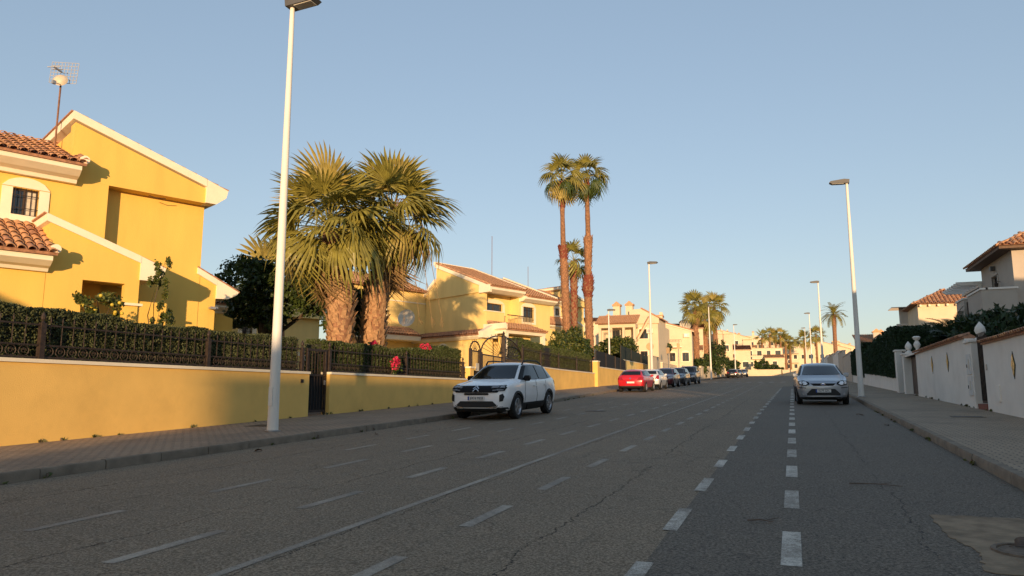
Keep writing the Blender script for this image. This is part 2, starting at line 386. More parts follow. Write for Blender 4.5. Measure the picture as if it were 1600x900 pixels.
def fan_frond(name, nb=24, pet=1.0, blade=1.1, spread=118, droop=.25, m=None, seed=0, petr=.022):
    rd = random.Random(seed); b = MB()
    b.tube([(0, 0, 0), (pet*.5, 0, .04), (pet, 0, .02)], [petr*1.6, petr, petr*.7], 4, False)
    hub = Vector((pet, 0, .02)); da = math.radians(spread)*2/(nb-1)
    for i in range(nb):
        a = -math.radians(spread)+da*i; c = math.cos(a)
        ln = blade*(.72+.28*c)*rd.uniform(.93, 1.06); d = Vector((math.cos(a), math.sin(a), 0)); sd = Vector((-math.sin(a), math.cos(a), 0))
        dr = droop*rd.uniform(.7, 1.4); fold = .035*blade
        pts = []
        for s in (0.04, .38, .68, .88, 1.0):
            wd = ln*math.tan(da*.5)*{0.04: .05, .38: .41, .68: .50, .88: .24, 1.0: .02}[s]
            z = -dr*ln*(s**2.6) + (.14*ln*s*(1-abs(c)) if abs(a) > 1.2 else 0)
            rr = s if s < .7 else s-.10*(s-.7)*dr*4
            p = hub + d*ln*rr + Vector((0, 0, z)); pts.append((p, wd, fold*s*(1-s)*2))
        vs = []
        for p, wd, fo in pts: vs += [p-sd*wd, p+Vector((0, 0, fo)), p+sd*wd]
        fs = []
        for k in range(4): fs += [(3*k, 3*k+1, 3*k+4, 3*k+3), (3*k+1, 3*k+2, 3*k+5, 3*k+4)]
        b.add(vs, fs)
    return b.mesh(name, m)
def fan_set(tagn, nb, pet, blade):
    return {'up': [fan_frond('frond_'+tagn, nb, pet, blade, 112, .16+.1*i, FROND if i else FROND2, i) for i in range(3)],
            'side': [fan_frond('frond_'+tagn, nb, pet, blade, 115, .38+.15*i, FROND, 10+i) for i in range(3)],
            'down': [fan_frond('frond_'+tagn, nb, pet*.9, blade, 105, .8+.2*i, FROND2 if i == 1 else FROND, 20+i) for i in range(3)],
            'dead': [fan_frond('frond_'+tagn, max(10, nb-8), pet*.8, blade*.9, 60, .9, FRONDY, 30+i) for i in range(2)]}
FS_HERO = fan_set('hero', 26, 1.3, 1.45); FS_MID = fan_set('mid', 15, 1.0, 1.05)
FS_TALL = {'up': [fan_frond('frond_tall', 16, .95, 1.05, 105, .35+.15*i, FROND, 50+i) for i in range(3)], 'side': [fan_frond('frond_tall', 16, 1.0, 1.1, 100, .9+.2*i, FROND, 60+i) for i in range(3)],
           'down': [fan_frond('frond_tall', 16, .95, 1.1, 90, 1.0+.2*i, LEAFM if i else FROND2, 70+i) for i in range(3)], 'dead': FS_MID['dead']}
def palm(label, loc, trunk, head, nf, fs, scale=1., seed=0, skirt=0, group=None, boots=0, bootm=None, name='fan_palm', lo=-55, hi=84, rings=None):
    """trunk = [(x, y, z, r)] local, head = local centre of the crown"""
    rd = random.Random(seed); t = thing(name, label, 'palm tree', loc, 0, group)
    b = MB(); pts = []; rad = []
    for (a, c) in zip(trunk, trunk[1:]):
        for k in range(8):
            f = k/8; pts.append([a[j]*(1-f)+c[j]*f for j in range(3)]); rad.append((a[3]*(1-f)+c[3]*f)*rd.uniform(.93, 1.07))
    pts.append(trunk[-1][:3]); rad.append(trunk[-1][3]); b.tube(pts, rad, 12); b.build('trunk', BARK, t, smooth=60)
    def at(z):
        for a, c in zip(trunk, trunk[1:]):
            if z <= c[2]: f = (z-a[2])/(c[2]-a[2]); return [a[j]*(1-f)+c[j]*f for j in range(4)]
        return trunk[-1]
    if boots:
        for (za, zb, n, sz, mm) in boots:
            bb = MB()
            for i in range(n):
                z = za+(zb-za)*i/n+rd.uniform(-.05, .05); x, y, _, r = at(z); a = i*2.39996+rd.uniform(-.2, .2); s = sz*rd.uniform(.7, 1.3)
                o = Vector((math.cos(a), math.sin(a), 0)); sd = Vector((-o.y, o.x, 0)); c = Vector((x, y, z))+o*r*.86
                tip = c+o*s*rd.uniform(.35, .7)+Vector((0, 0, s*rd.uniform(.5, 1.0)))+sd*rd.uniform(-.25, .25)*s
                ww = s*.42; up = Vector((0, 0, s*.35))
                bb.add([c-sd*ww-up, c+sd*ww-up, c+o*s*.18, tip-sd*ww*.5, tip+sd*ww*.5, tip-o*.05*s], [(0, 1, 4, 3), (0, 3, 5, 2), (1, 2, 5, 4), (3, 4, 5), (0, 2, 1)])
            tag(bb.build('leaf_bases', mm, t), kind='stuff')
    hd = Vector(head)
    for i in range(nf):
        f = (i+.5)/nf; el = hi+(lo-hi)*f**.95+rd.uniform(-8, 8); az = i*137.508+rd.uniform(-12, 12)
        kind = 'up' if el > 38 else 'side' if el > -12 else 'down'
        p = hd+Vector((0, 0, .35*scale*(.5-f)))
        obj('frond', rd.choice(fs[kind]), t, p, (rd.uniform(-.7, .7), -R(el), R(az)), scale*rd.uniform(.84, 1.1))
    for i in range(skirt):
        az = i*137.5+rd.uniform(-20, 20); p = hd+Vector((0, 0, -.35*scale-rd.random()*.6*scale))
        obj('dead_frond', rd.choice(fs['dead']), t, p, (rd.uniform(-.5, .5), R(rd.uniform(58, 84)), R(az)), scale*rd.uniform(.7, 1.0))
    return t
def feather_frond(name, ln=2.2, n=26, droop=1.0, m=None, seed=0, lw=.30):
    rd = random.Random(seed); b = MB(); pts = []
    for k in range(9):
        s = k/8; pts.append(Vector((ln*s*(1-.22*s*droop), 0, ln*(.32*s-.62*droop*s*s))))
    b.tube(pts, [.02*(1-k/9)+.004 for k in range(9)], 4, False)
    for i in range(n):
        s = .12+.86*i/n; k = min(int(s*8), 7); f = s*8-k; p = pts[k]*(1-f)+pts[k+1]*f; d = (pts[k+1]-pts[k]).normalized()
        l = lw*ln*.5*(1.1-abs(s-.45))*rd.uniform(.85, 1.1)
        for sg in (-1, 1):
            dd = (d*.55+Vector((0, sg, .18))).normalized(); e = p+dd*l+Vector((0, 0, -.12*l)); wv = d*.016*ln*.6
            b.add([p-wv, p+wv, (p+e)/2+wv*1.1, e, (p+e)/2-wv*1.1], [(0, 1, 2, 3, 4)])
    return b.mesh(name, m)
FE = [feather_frond('feather_frond', 2.3, 26, .7+.3*i, LEAFD, i) for i in range(3)]
FE2 = [feather_frond('feather_frond', 2.3, 22, .7+.3*i, FROND, i+5) for i in range(3)]
def date_palm(label, loc, th, nf, fs, scale=1., seed=0, r=.22, lo=-40, group=None):
    rd = random.Random(seed); t = thing('feather_palm', label, 'palm tree', loc, 0, group)
    b = MB(); b.tube([(0, 0, -.3), (0, 0, th*.3), (.05, 0, th*.7), (.08, 0, th)], [r*1.3, r, r*.95, r*1.1], 10); b.build('trunk', BARK, t, smooth=60)
    for i in range(nf):
        f = (i+.5)/nf; el = 80+(lo-80)*f+rd.uniform(-8, 8)
        obj('frond', rd.choice(fs), t, (.08, 0, th+.1*(1-f)), (rd.uniform(-.3, .3), -R(el), R(i*137.5)), scale*rd.uniform(.85, 1.1))
    return t

# ------------------------------------------------------------------ street lamps
def lamp_mesh():
    p = MB(); p.lathe([(.125, 0), (.118, .35), (.112, 1.2), (.085, 5.5), (.055, 9.75), (.05, 9.78)], 14)
    pole = p.mesh('pole', POLE, 40)
    d = MB(); d.box(-.05, .05, -.128, -.10, .55, .95); door = d.mesh('access_door', POLE)
    h = MB(); h.prism([(-.10, .0), (.62, .03), (.72, .09), (.66, .15), (.10, .20), (-.12, .16)], -.15, .15, 'xz'); head = h.mesh('lamp_head', LAMPB)
    le = MB(); le.prism([(.12, -.012), (.60, .012), (.60, .03), (.12, .03)], -.115, .115, 'xz'); lens = le.mesh('lamp_lens', LENS)
    pl = MB(); pl.lathe([(.17, 0), (.17, .02), (.13, .03)], 14); plate = pl.mesh('base_plate', GALV, 40)
    return pole, door, head, lens, plate
LMP = lamp_mesh()
def lamp(label, x, y, hh, side, group='street lamps along both kerbs'):
    t = thing('street_lamp', label, 'street lamp', (x, y, gz(y)+.13), 0 if side > 0 else math.pi, group); k = hh/9.78
    p = obj('pole', LMP[0], t, (0, 0, 0), None, (1, 1, k)); obj('access_door', LMP[1], t); obj('base_plate', LMP[4], t)
    h = obj('lamp_head', LMP[2], t, (0, 0, hh-.02)); obj('lamp_lens', LMP[3], h)
    return t
lamp('tall pale street lamp nearest the camera beside the yellow garden wall', -10.6, 13.05, 9.86, 1)
lamp('tall street lamp rising behind the white hatchback in the parked row', -10.35, 57.6, 9.8, 1)
lamp('street lamp in front of the three fan palms on the left', -10.2, 101, 9.8, 1)
lamp('distant left street lamp just beyond the parked black hatchback', -10.1, 145, 9.8, 1)
lamp('tall street lamp on the right kerb beside the silver minivan', 2.72, 34.8, 9.5, -1)
lamp('second street lamp along the right kerb, left of the lone palm', 2.75, 75, 9.5, -1)
lamp('third street lamp along the right kerb', 2.8, 117, 9.5, -1)
lamp('farthest street lamp on the right kerb', 2.8, 159, 9.5, -1)
lamp('thin dark-headed lamp rising from bushes before the white house', -17.3, 72.5, 7.4, 1)

# ------------------------------------------------------------------ left garden walls, fences, hedges
def wall_run(name, label, fx, ya, yb, top, m, thick=.28, cap=CREAM, capw=.05, caph=.07):
    ym = (ya+yb)/2; o = Vector((fx(ym), ym, gz(ym)))
    t = thing(name, label, 'wall', o)
    n = max(1, int((yb-ya)/4)); b = MB(); c = MB()
    for i in range(n):
        y0 = ya+(yb-ya)*i/n; y1 = ya+(yb-ya)*(i+1)/n; z0, z1 = gz(y0)-.3, gz(y1)-.3
        q = [(fx(y0)-thick, y0, z0), (fx(y0), y0, z0), (fx(y1), y1, z1), (fx(y1)-thick, y1, z1)]
        b.hexa([Vector(v)-o for v in q]+[Vector((v[0], v[1], top-caph))-o for v in q])
        q = [(fx(y0)-thick-capw, y0), (fx(y0)+capw, y0), (fx(y1)+capw, y1), (fx(y1)-thick-capw, y1)]
        c.hexa([Vector((v[0], v[1], top-caph))-o for v in q]+[Vector((v[0], v[1], top))-o for v in q])
    b.build('wall_body', m, t); c.build('coping', cap, t); return t
def bar_mesh(h):
    b = MB(); b.lathe([(.009, 0), (.009, .06), (.019, .09), (.009, .12), (.009, h*.45), (.02, h*.5), (.009, h*.55), (.009, h*.8), (.017, h*.83), (.009, h*.86), (.009, h), (.02, h+.03), (.002, h+.12)], 5)
    return b.mesh('bar', IRON)
def scroll_mesh(r):
    b = MB(); b.tube([(0, r*math.cos(a), r*math.sin(a)) for a in np.linspace(0, 2*math.pi, 13)], .010, 4, False)
    b.tube([(0, r*.55*math.cos(a)*(1-a/14), r*.55*math.sin(a)*(1-a/14)) for a in np.linspace(0, 9, 12)], .009, 4, False)
    return b.mesh('scroll', IRON)
SCR = scroll_mesh(.098)
def iron_fence(label, fx, ya, yb, z0, hh, posts, step=.245, scrolls=True):
    ym = (ya+yb)/2; o = Vector((fx(ym), ym, z0)); t = thing('iron_fence', label, 'fence', o)
    band = .27 if scrolls else .08; bm_ = bar_mesh(hh-band)
    def rail(z, th=.016):
        b = MB(); n = max(1, int((yb-ya)/4))
        for i in range(n):
            y0 = ya+(yb-ya)*i/n; y1 = ya+(yb-ya)*(i+1)/n
            b.hexa([Vector((fx(y)+dx, y, zz))-o for zz in (z-th, z+th) for y, dx in ((y0, -.014), (y0, .014), (y1, .014), (y1, -.014))])
        b.build('rail', IRON, t)
    rail(z0+.04); rail(z0+band); rail(z0+hh-.06)
    n = int((yb-ya)/step)
    for i in range(n):
        y = ya+step*(i+.5)
        if any(abs(y-p) < .10 for p in posts): continue
        obj('bar', bm_, t, Vector((fx(y), y, z0+band))-o)
        if scrolls: obj('scroll', SCR, t, Vector((fx(y), y, z0+.155))-o)
    for p in posts:
        b = MB(); b.box(-.05, .05, -.05, .05, 0, hh-.02); b.lathe([(.045, hh-.02), (.02, hh+.02), (.045, hh+.06), (.05, hh+.1), (.01, hh+.19)], 8)
        b.build('post', IRON, t, Vector((fx(p), p, z0))-o)
    return t
FX = lambda y: LW(y)-.14
gw = wall_run('garden_wall', 'long yellow rendered garden wall with white coping, nearest on the left', LW, -14, 17.9, 2.0, YEL)
b = MB(); b.box(0, .03, -.05, .05, -.05, .05); b.build('junction_box', IRON, gw, Vector((LW(17)+.001, 17.55, 1.72))-gw.location)
iron_fence('black iron fence with scrolls on the nearest long yellow wall', FX, -2, 17.8, 2.0, .72, [1, 5.3, 9.72, 14.0, 17.7])
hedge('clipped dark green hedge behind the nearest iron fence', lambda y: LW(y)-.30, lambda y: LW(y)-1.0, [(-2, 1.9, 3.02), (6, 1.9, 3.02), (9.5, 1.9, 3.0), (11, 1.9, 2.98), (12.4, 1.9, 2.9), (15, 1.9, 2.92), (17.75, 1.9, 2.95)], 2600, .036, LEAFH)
# pedestrian gate between the walls
def ped_gate(label, ya, yb, z0, z1, fx):
    t = thing('garden_gate', label, 'gate', (fx(ya), (ya+yb)/2, z0)); h = z1-z0; wd = (yb-ya)/2
    b = MB(); b.box(-.03, .03, -wd, -wd+.07, 0, h); b.box(-.03, .03, wd-.07, wd, 0, h); b.box(-.03, .03, -wd+.07, wd-.07, .06, .13); b.box(-.03, .03, -wd+.07, wd-.07, h-.07, h); b.box(-.03, .03, -wd+.07, wd-.07, h*.58, h*.58+.06)
    b.build('gate_frame', IRON, t)
    b = MB(); b.box(-.045, -.035, -wd+.07, wd-.07, .13, h*.58); b.build('mesh_panel', MESHB, t)
    bm_ = MB(); bm_.box(-.01, .01, -.01, .01, .13, h-.07); me = bm_.mesh('bar', IRON)
    for i in range(6): obj('bar', me, t, (0, -wd+.07+(2*wd-.14)*(i+.5)/6, 0))
    b = MB(); b.box(.03, .06, wd-.14, wd-.09, h*.45, h*.52); b.tube([(.05, wd-.12, h*.5), (.10, wd-.12, h*.5), (.10, wd-.22, h*.5)], .01, 5); b.build('handle', GALV, t)
    return t
ped_gate('narrow dark metal garden gate between two yellow walls', 17.92, 18.9, gz(18.4)+.16, 2.7, FX)
wall_run('garden_wall', 'second yellow garden wall, between narrow dark gate and white SUV', LW, 18.92, 29.3, 2.02, YEL)
iron_fence('black iron fence on the second yellow wall, with bougainvillea', FX, 18.95, 29.2, 2.02, .74, [19.05, 23.9, 28.9])
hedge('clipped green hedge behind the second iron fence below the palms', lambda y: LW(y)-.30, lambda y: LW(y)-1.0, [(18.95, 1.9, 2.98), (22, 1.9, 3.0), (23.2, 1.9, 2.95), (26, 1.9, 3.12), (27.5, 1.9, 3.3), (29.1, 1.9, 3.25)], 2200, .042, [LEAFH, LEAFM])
def bougain(label, c, r, n):
    t = thing('bougainvillea', label, 'shrub', (c[0], c[1], c[2]-r[2]))
    b = MB(); b.tube([(-.4, 0, -.5), (-.1, .05, r[2]*.4), (0, 0, r[2])], [.02, .014, .008], 5); b.tube([(0, 0, r[2]*.7), (.05, .25, r[2]*1.1)], .007, 4); b.build('stem', WOOD, t)
    obj('flowers', leaf_mesh('flowers', blob_points(n, (0, 0, r[2]), r, .3), .06, PINK, elong=1.1), t)
    obj('foliage', leaf_mesh('foliage', blob_points(n//2, (-.05, .1, r[2]*.8), [q*1.25 for q in r], .5), .07, LEAFM), t)
bougain('pink bougainvillea cluster hanging through the second fence', (-13.22, 22.75, 2.42), (.12, .34, .26), 420)
bougain('pink bougainvillea cluster on top of the hedge by the arched window', (-13.7, 25.9, 3.22), (.2, .34, .16), 320)
bougain('small pink bougainvillea sprig beside the right big palm trunk', (-13.7, 22.0, 3.12), (.15, .18, .10), 120)
# gate pillar, little arched gate, sunburst drive gate
def pillar(label, x, y, z0, z1, s, m, name='gate_pillar', capm=CREAM):
    t = thing(name, label, 'pillar', (x, y, z0)); b = MB(); b.box(-s, s, -s, s, -.3, z1-z0); b.build('shaft', m, t, bevel=.01)
    b = MB(); b.box(-s-.05, s+.05, -s-.05, s+.05, z1-z0, z1-z0+.08); b.build('cap', capm, t, bevel=.01); return t
pillar('short yellow gate pillar behind the bonnet of the white SUV', LW(29.5)-.14, 29.55, gz(29.5)+.13, 2.48, .2, YEL)
def arched_gate(label, y0, y1, z0, zs, zt, x, nsp):
    t = thing('arched_gate', label, 'gate', (x, (y0+y1)/2, z0)); wd = (y1-y0)/2; h = zs-z0; rise = zt-zs
    b = MB(); b.box(-.06, .06, -wd, -wd+.12, 0, h+.1); b.build('post', IRON, t)
    b = MB(); b.box(-.06, .06, wd-.12, wd, 0, h+.1); b.build('post', IRON, t)
    b = MB(); b.box(-.02, .02, -wd+.12, wd-.12, .1, .16); b.box(-.02, .02, -wd+.12, wd-.12, h-.03, h+.03); b.build('rail', IRON, t)
    b = MB(); b.tube([(0, -wd*math.cos(a), h+rise*math.sin(a)) for a in np.linspace(0, math.pi, 17)], .035, 6); b.build('arch', IRON, t)
    b = MB()
    for i in range(1, nsp):
        a = math.pi*i/nsp; b.tube([(0, -wd*.25*math.cos(a), h+rise*.25*math.sin(a)), (0, -wd*1.0*math.cos(a), h+rise*1.0*math.sin(a)+.12)], .012, 4)
    b.tube([(0, -wd*.25*math.cos(a), h+rise*.25*math.sin(a)) for a in np.linspace(0, math.pi, 9)], .018, 5); b.build('sunburst', IRON, t)
    bm_ = MB(); bm_.box(-.011, .011, -.011, .011, .16, h-.03); me = bm_.mesh('bar', IRON); n = int(wd*2/.16)
    for i in range(n): obj('bar', me, t, (0, -wd+.12+(2*wd-.24)*(i+.5)/n, 0))
    b = MB(); b.box(-.03, -.02, -wd+.12, wd-.12, .16, h*.6); b.build('mesh_panel', MESHB, t)
    return t
g1 = arched_gate('small round-topped iron gate left of the sunburst drive gate', 29.85, 31.0, gz(30)+.15, 3.3, 3.75, LW(30)-.14, 7)
g2 = arched_gate('wide sunburst-arched iron drive gate behind the white SUV', 31.1, 38.6, gz(34)+.15, 3.2, 4.3, LW(34)-.14, 16)
g2.rotation_euler = (0, 0, math.atan(.094))
b = MB(); b.box(-.1, .1, -.1, .1, 0, 3.1); b.lathe([(.1, 3.1), (.05, 3.16), (.08, 3.22), (.02, 3.35)], 8); b.build('post', IRON, g2, (.02, 0, 0))
b = MB(); b.box(-.012, .0, -.3, .05, 1.3, 1.65); b.build('notice', WROOM, g1, (.05, .3, 0))
wall_run('garden_wall', 'third yellow garden wall, behind the tail of the white SUV', LW, 38.8, 57.2, 3.05, YEL)
iron_fence('dark iron fence on the third yellow wall behind the SUV', FX, 38.9, 57.0, 3.05, .95, [39.0, 43.5, 48, 52.5, 56.9], .26, False)
hedge('clipped olive hedge behind the third fence beneath the tall palms', lambda y: LW(y)-.30, lambda y: LW(y)-1.1, [(38.9, 2.9, 4.55), (42, 2.9, 4.5), (48, 2.9, 4.5), (54, 2.9, 4.5), (57, 2.9, 4.45)], 900, .06, [LEAFH, LEAFM])
pillar('yellow pillar between third wall and black fence panels', LW(57)-.1, 57.7, gz(57)+.13, 3.95, .32, YEL)
wall_run('garden_wall', 'fourth yellow wall beside the red car, below black panels', LW, 58.05, 72, 3.6, YEL)
def shade_panel(label, ya, yb, z0, z1, z1b, m, x, name='fence_panel', posts=True):
    ym = (ya+yb)/2; t = thing(name, label, 'fence', (x, ym, z0)); b = MB(); h0, h1 = z1-z0, z1b-z0; a, c = ya-ym, yb-ym
    n = 8; pts = [(a, 0), (c, 0)]
    for k in range(n+1):
        f = k/n; pts.append((c+(a-c)*f, h1+(h0-h1)*f+.06*math.sin(f*math.pi)))
    b.prism(pts, -.02, .02, 'yz'); b.build('shade_cloth', m, t)
    for k in range(3):
        y = a+(c-a)*k/2; q = MB(); q.box(.022, .07, y-.025, y+.025, -.05, h0+(h1-h0)*k/2+.03); q.build('post', IRON, t)
    return t
shade_panel('long black screen panel on the wall behind the red car', 58.1, 65.0, 3.6, 4.9, 4.75, MESHB, LW(60)-.14)
shade_panel('short black screen panel right of the long one behind the red car', 65.2, 69.4, 3.6, 4.7, 4.55, MESHB, LW(60)-.14)
wall_run('garden_wall', 'cream wall under the green mesh fence behind parked cars', lambda y: -15.6, 70.2, 92, 4.75, YEL2)
shade_panel('dark green mesh fence with rounded top behind the white hatchback', 70.4, 80.5, 4.75, 6.1, 5.75, MESHG, -15.7)
shade_panel('lower dark green mesh fence running on towards the white wall', 80.7, 92, 4.75, 5.7, 5.6, MESHG, -15.7)
wall_run('garden_wall', 'low white wall behind the two black parked cars', lambda y: -15.2, 92.2, 112, 5.35, WHITE2)

# ------------------------------------------------------------------ buildings
def tile_mesh(m, ln=.46, r=.105):
    b = MB(); vs = []
    for t, rr, dz in ((0, r, .035), (ln, r*.8, .0)):
        for k in range(7):
            a = math.pi*k/6; vs.append((rr*math.cos(a), t, dz+rr*math.sin(a)*.85))
        for k in range(7):
            a = math.pi*k/6; vs.append(((rr-.016)*math.cos(a), t, dz+(rr-.016)*math.sin(a)*.85))
    fs = []
    for k in range(6): fs += [(k, k+1, 14+k+1, 14+k), (k, 7+k, 8+k, k+1)]
    b.add(vs, fs); return b.mesh('tile', m, 60)
TM = tile_mesh(TILE); TM2 = tile_mesh(TILE2)
def basis(O, U, V):
    u = Vector(U).normalized(); v = (Vector(V)-u*Vector(V).dot(u)).normalized(); n = u.cross(v)
    return Matrix(((u.x, v.x, n.x, O[0]), (u.y, v.y, n.y, O[1]), (u.z, v.z, n.z, O[2]), (0, 0, 0, 1)))
def tile_roof(parent, O, U, V, single=True, step=.23, m=None, trim=None):
    """clay roof: O eave corner, U along the eave, V up the slope. single: each tile an object"""
    M = basis(O, U, V); lu, lv = Vector(U).length, Vector(V).length; trim = trim or (lambda u, v: True)
    s = MB(); s.box(0, lu, 0, lv, -.06, .012); me = s.mesh('roof_slab', m or TILE2); sl_ = obj('roof', me, parent); sl_.matrix_local = M
    nc = int(lu/step); nr = int(lv/.38)
    if single:
        for c in range(nc):
            for r in range(nr):
                u = (c+.5)*lu/nc; v = r*lv/nr-.05
                if not trim(u, v): continue
                o = obj('tile', random.choice((TM, TM, TM2)) if m is None else TM2, sl_, (u+random.uniform(-.006, .006), v, .012+random.uniform(0, .006)), (0, 0, random.uniform(-.02, .02)))
    else:
        b = MB(); K = 6
        for r in range(nr):
            va, vb = r*lv/nr-.04, (r+1)*lv/nr
            vs = []
            for (v, h) in ((va, .035), (vb, .0)):
                for c in range(nc):
                    for k in range(K):
                        a = math.pi*k/(K-1); vs.append(((c+.5-.46*math.cos(a))*lu/nc, v, .01+h+.075*math.sin(a)))
            n = nc*K; b.add(vs, [(i, i+1, n+i+1, n+i) for i in range(n-1)])
        o = b.build('tile_rows', m or TILE, sl_, smooth=60); o['kind'] = 'stuff'
    return sl_

class House:
    def __init__(s, name, label, cat, x, y, az, z0, face=1, group=None):
        s.t = thing(name, label, cat, (x, y, z0), R(90-az), group); s.z0 = z0
    def box(s, name, m, x0, x1, d0, d1, za, zb, par=None, bevel=0):
        b = MB(); b.box(x0, x1, -d1, -d0, za-s.z0, zb-s.z0); return b.build(name, m, par or s.t, bevel=bevel)
    def px(s, name, m, pts, d0, d1, par=None):      # polygon in (x,z), pushed outward
        b = MB(); b.prism([(x, z-s.z0) for x, z in pts], -d1, -d0, 'xz'); return b.build(name, m, par or s.t)
    def pd(s, name, m, pts, x0, x1, par=None):      # polygon in (d,z), along the facade
        b = MB(); b.prism([(-d, z-s.z0) for d, z in pts], x0, x1, 'yz'); return b.build(name, m, par or s.t)
    def roof(s, x0, x1, d0, za, d1, zb, single=False, m=None, step=.23):
        return tile_roof(s.t, (x0, -d0, za-s.z0), (x1-x0, 0, 0), (0, d0-d1, zb-za), single, step, m)
    def roofx(s, d0, d1, x0, za, x1, zb, single=False, m=None):   # slope along x, eave along d
        if x1 > x0: return tile_roof(s.t, (x0, -d0, za-s.z0), (0, d0-d1, 0) if d1 > d0 else (0, d0-d1, 0), (x1-x0, 0, zb-za), single, .23, m)
        return tile_roof(s.t, (x0, -d0, za-s.z0), (0, d0-d1, 0), (x1-x0, 0, zb-za), single, .23, m)
    def wall(s, name, m, x0, x1, d0, d1, za, zb, holes=()):
        """wall slab with real openings; holes = (x0,x1,z0,z1)"""
        xs = sorted({x0, x1, *[h[0] for h in holes], *[h[1] for h in holes]}); zs = sorted({za, zb, *[h[2] for h in holes], *[h[3] for h in holes]})
        def solid(i, j):
            if not (0 <= i < len(xs)-1 and 0 <= j < len(zs)-1): return False
            cx, cz = (xs[i]+xs[i+1])/2, (zs[j]+zs[j+1])/2
            return not any(h[0] < cx < h[1] and h[2] < cz < h[3] for h in holes)
        b = MB(); F, B = -d1, -d0
        for i in range(len(xs)-1):
            for j in range(len(zs)-1):
                if not solid(i, j): continue
                a, c, p, q = xs[i], xs[i+1], zs[j]-s.z0, zs[j+1]-s.z0
                b.add([(a, F, p), (c, F, p), (c, F, q), (a, F, q)], [(0, 1, 2, 3)]); b.add([(a, B, p), (c, B, p), (c, B, q), (a, B, q)], [(3, 2, 1, 0)])
                if not solid(i-1, j): b.add([(a, F, p), (a, F, q), (a, B, q), (a, B, p)], [(0, 1, 2, 3)])
                if not solid(i+1, j): b.add([(c, F, p), (c, F, q), (c, B, q), (c, B, p)], [(3, 2, 1, 0)])
                if not solid(i, j-1): b.add([(a, F, p), (c, F, p), (c, B, p), (a, B, p)], [(3, 2, 1, 0)])
                if not solid(i, j+1): b.add([(a, F, q), (c, F, q), (c, B, q), (a, B, q)], [(0, 1, 2, 3)])
        me = b.mesh(name, m); return obj(name, me, s.t)
    def window(s, x0, x1, za, zb, d, rec=.14, bars=0, surround=.2, arch=.22, frame=WOODF, sm=CREAM, blind=False):
        """recessed window: frame, pane, sill, bars, pale surround with a shallow arched head; d is the wall face"""
        w = s.box('window', frame, x0, x1, d-rec-.06, d-rec-.03, za, zb)
        fb = .05
        b = MB()
        for (a, c, p, q) in ((x0, x0+fb, za, zb), (x1-fb, x1, za, zb), (x0+fb, x1-fb, za, za+fb), (x0+fb, x1-fb, zb-fb, zb), ((x0+x1)/2-.03, (x0+x1)/2+.03, za+fb, zb-fb)):
            b.box(a, c, -(d-rec+.02), -(d-rec-.03), p-s.z0, q-s.z0)
        b.build('frame', frame, w)
        mid = (x0+x1)/2
        for a, c in ((x0+fb, mid-.03), (mid+.03, x1-fb)):
            b = MB(); b.box(a, c, -(d-rec-.005), -(d-rec-.02), za+fb-s.z0, zb-fb-s.z0); b.build('pane', WROOM if (blind and a > mid) else GLASSW, w)
        if surround:
            q = surround
            s.px('surround', sm, [(x0-q, za-q*.7), (x0, za-q*.7), (x0, zb), (x0-q, zb)], d-.02, d+.035, w)
            s.px('surround', sm, [(x1, za-q*.7), (x1+q, za-q*.7), (x1+q, zb), (x1, zb)], d-.02, d+.035, w)
            s.px('sill', sm, [(x0, za-q*.7), (x1, za-q*.7), (x1, za), (x0, za)], d-.02, d+.045, w)
            n = 8; top = [(x0-q, zb+.02), (x1+q, zb+.02)] + [((x1+q)+(x0-x1-2*q)*k/n, zb+.03+arch*math.sin(math.pi*k/n)**.6) for k in range(n+1)]
            s.px('lintel', sm, top, d-.02, d+.035, w)
        for k in range(bars):
            x = x0+(x1-x0)*(k+.5)/bars; b = MB(); b.box(x-.008, x+.008, -(d+.03), -(d+.014), za-s.z0, zb-s.z0); b.build('bar', IRON, w)
        if bars:
            for z in (za+.2, zb-.2):
                b = MB(); b.box(x0, x1, -(d+.014), -(d+.004), z-s.z0-.01, z-s.z0+.01); b.build('bar', IRON, w)
        return w

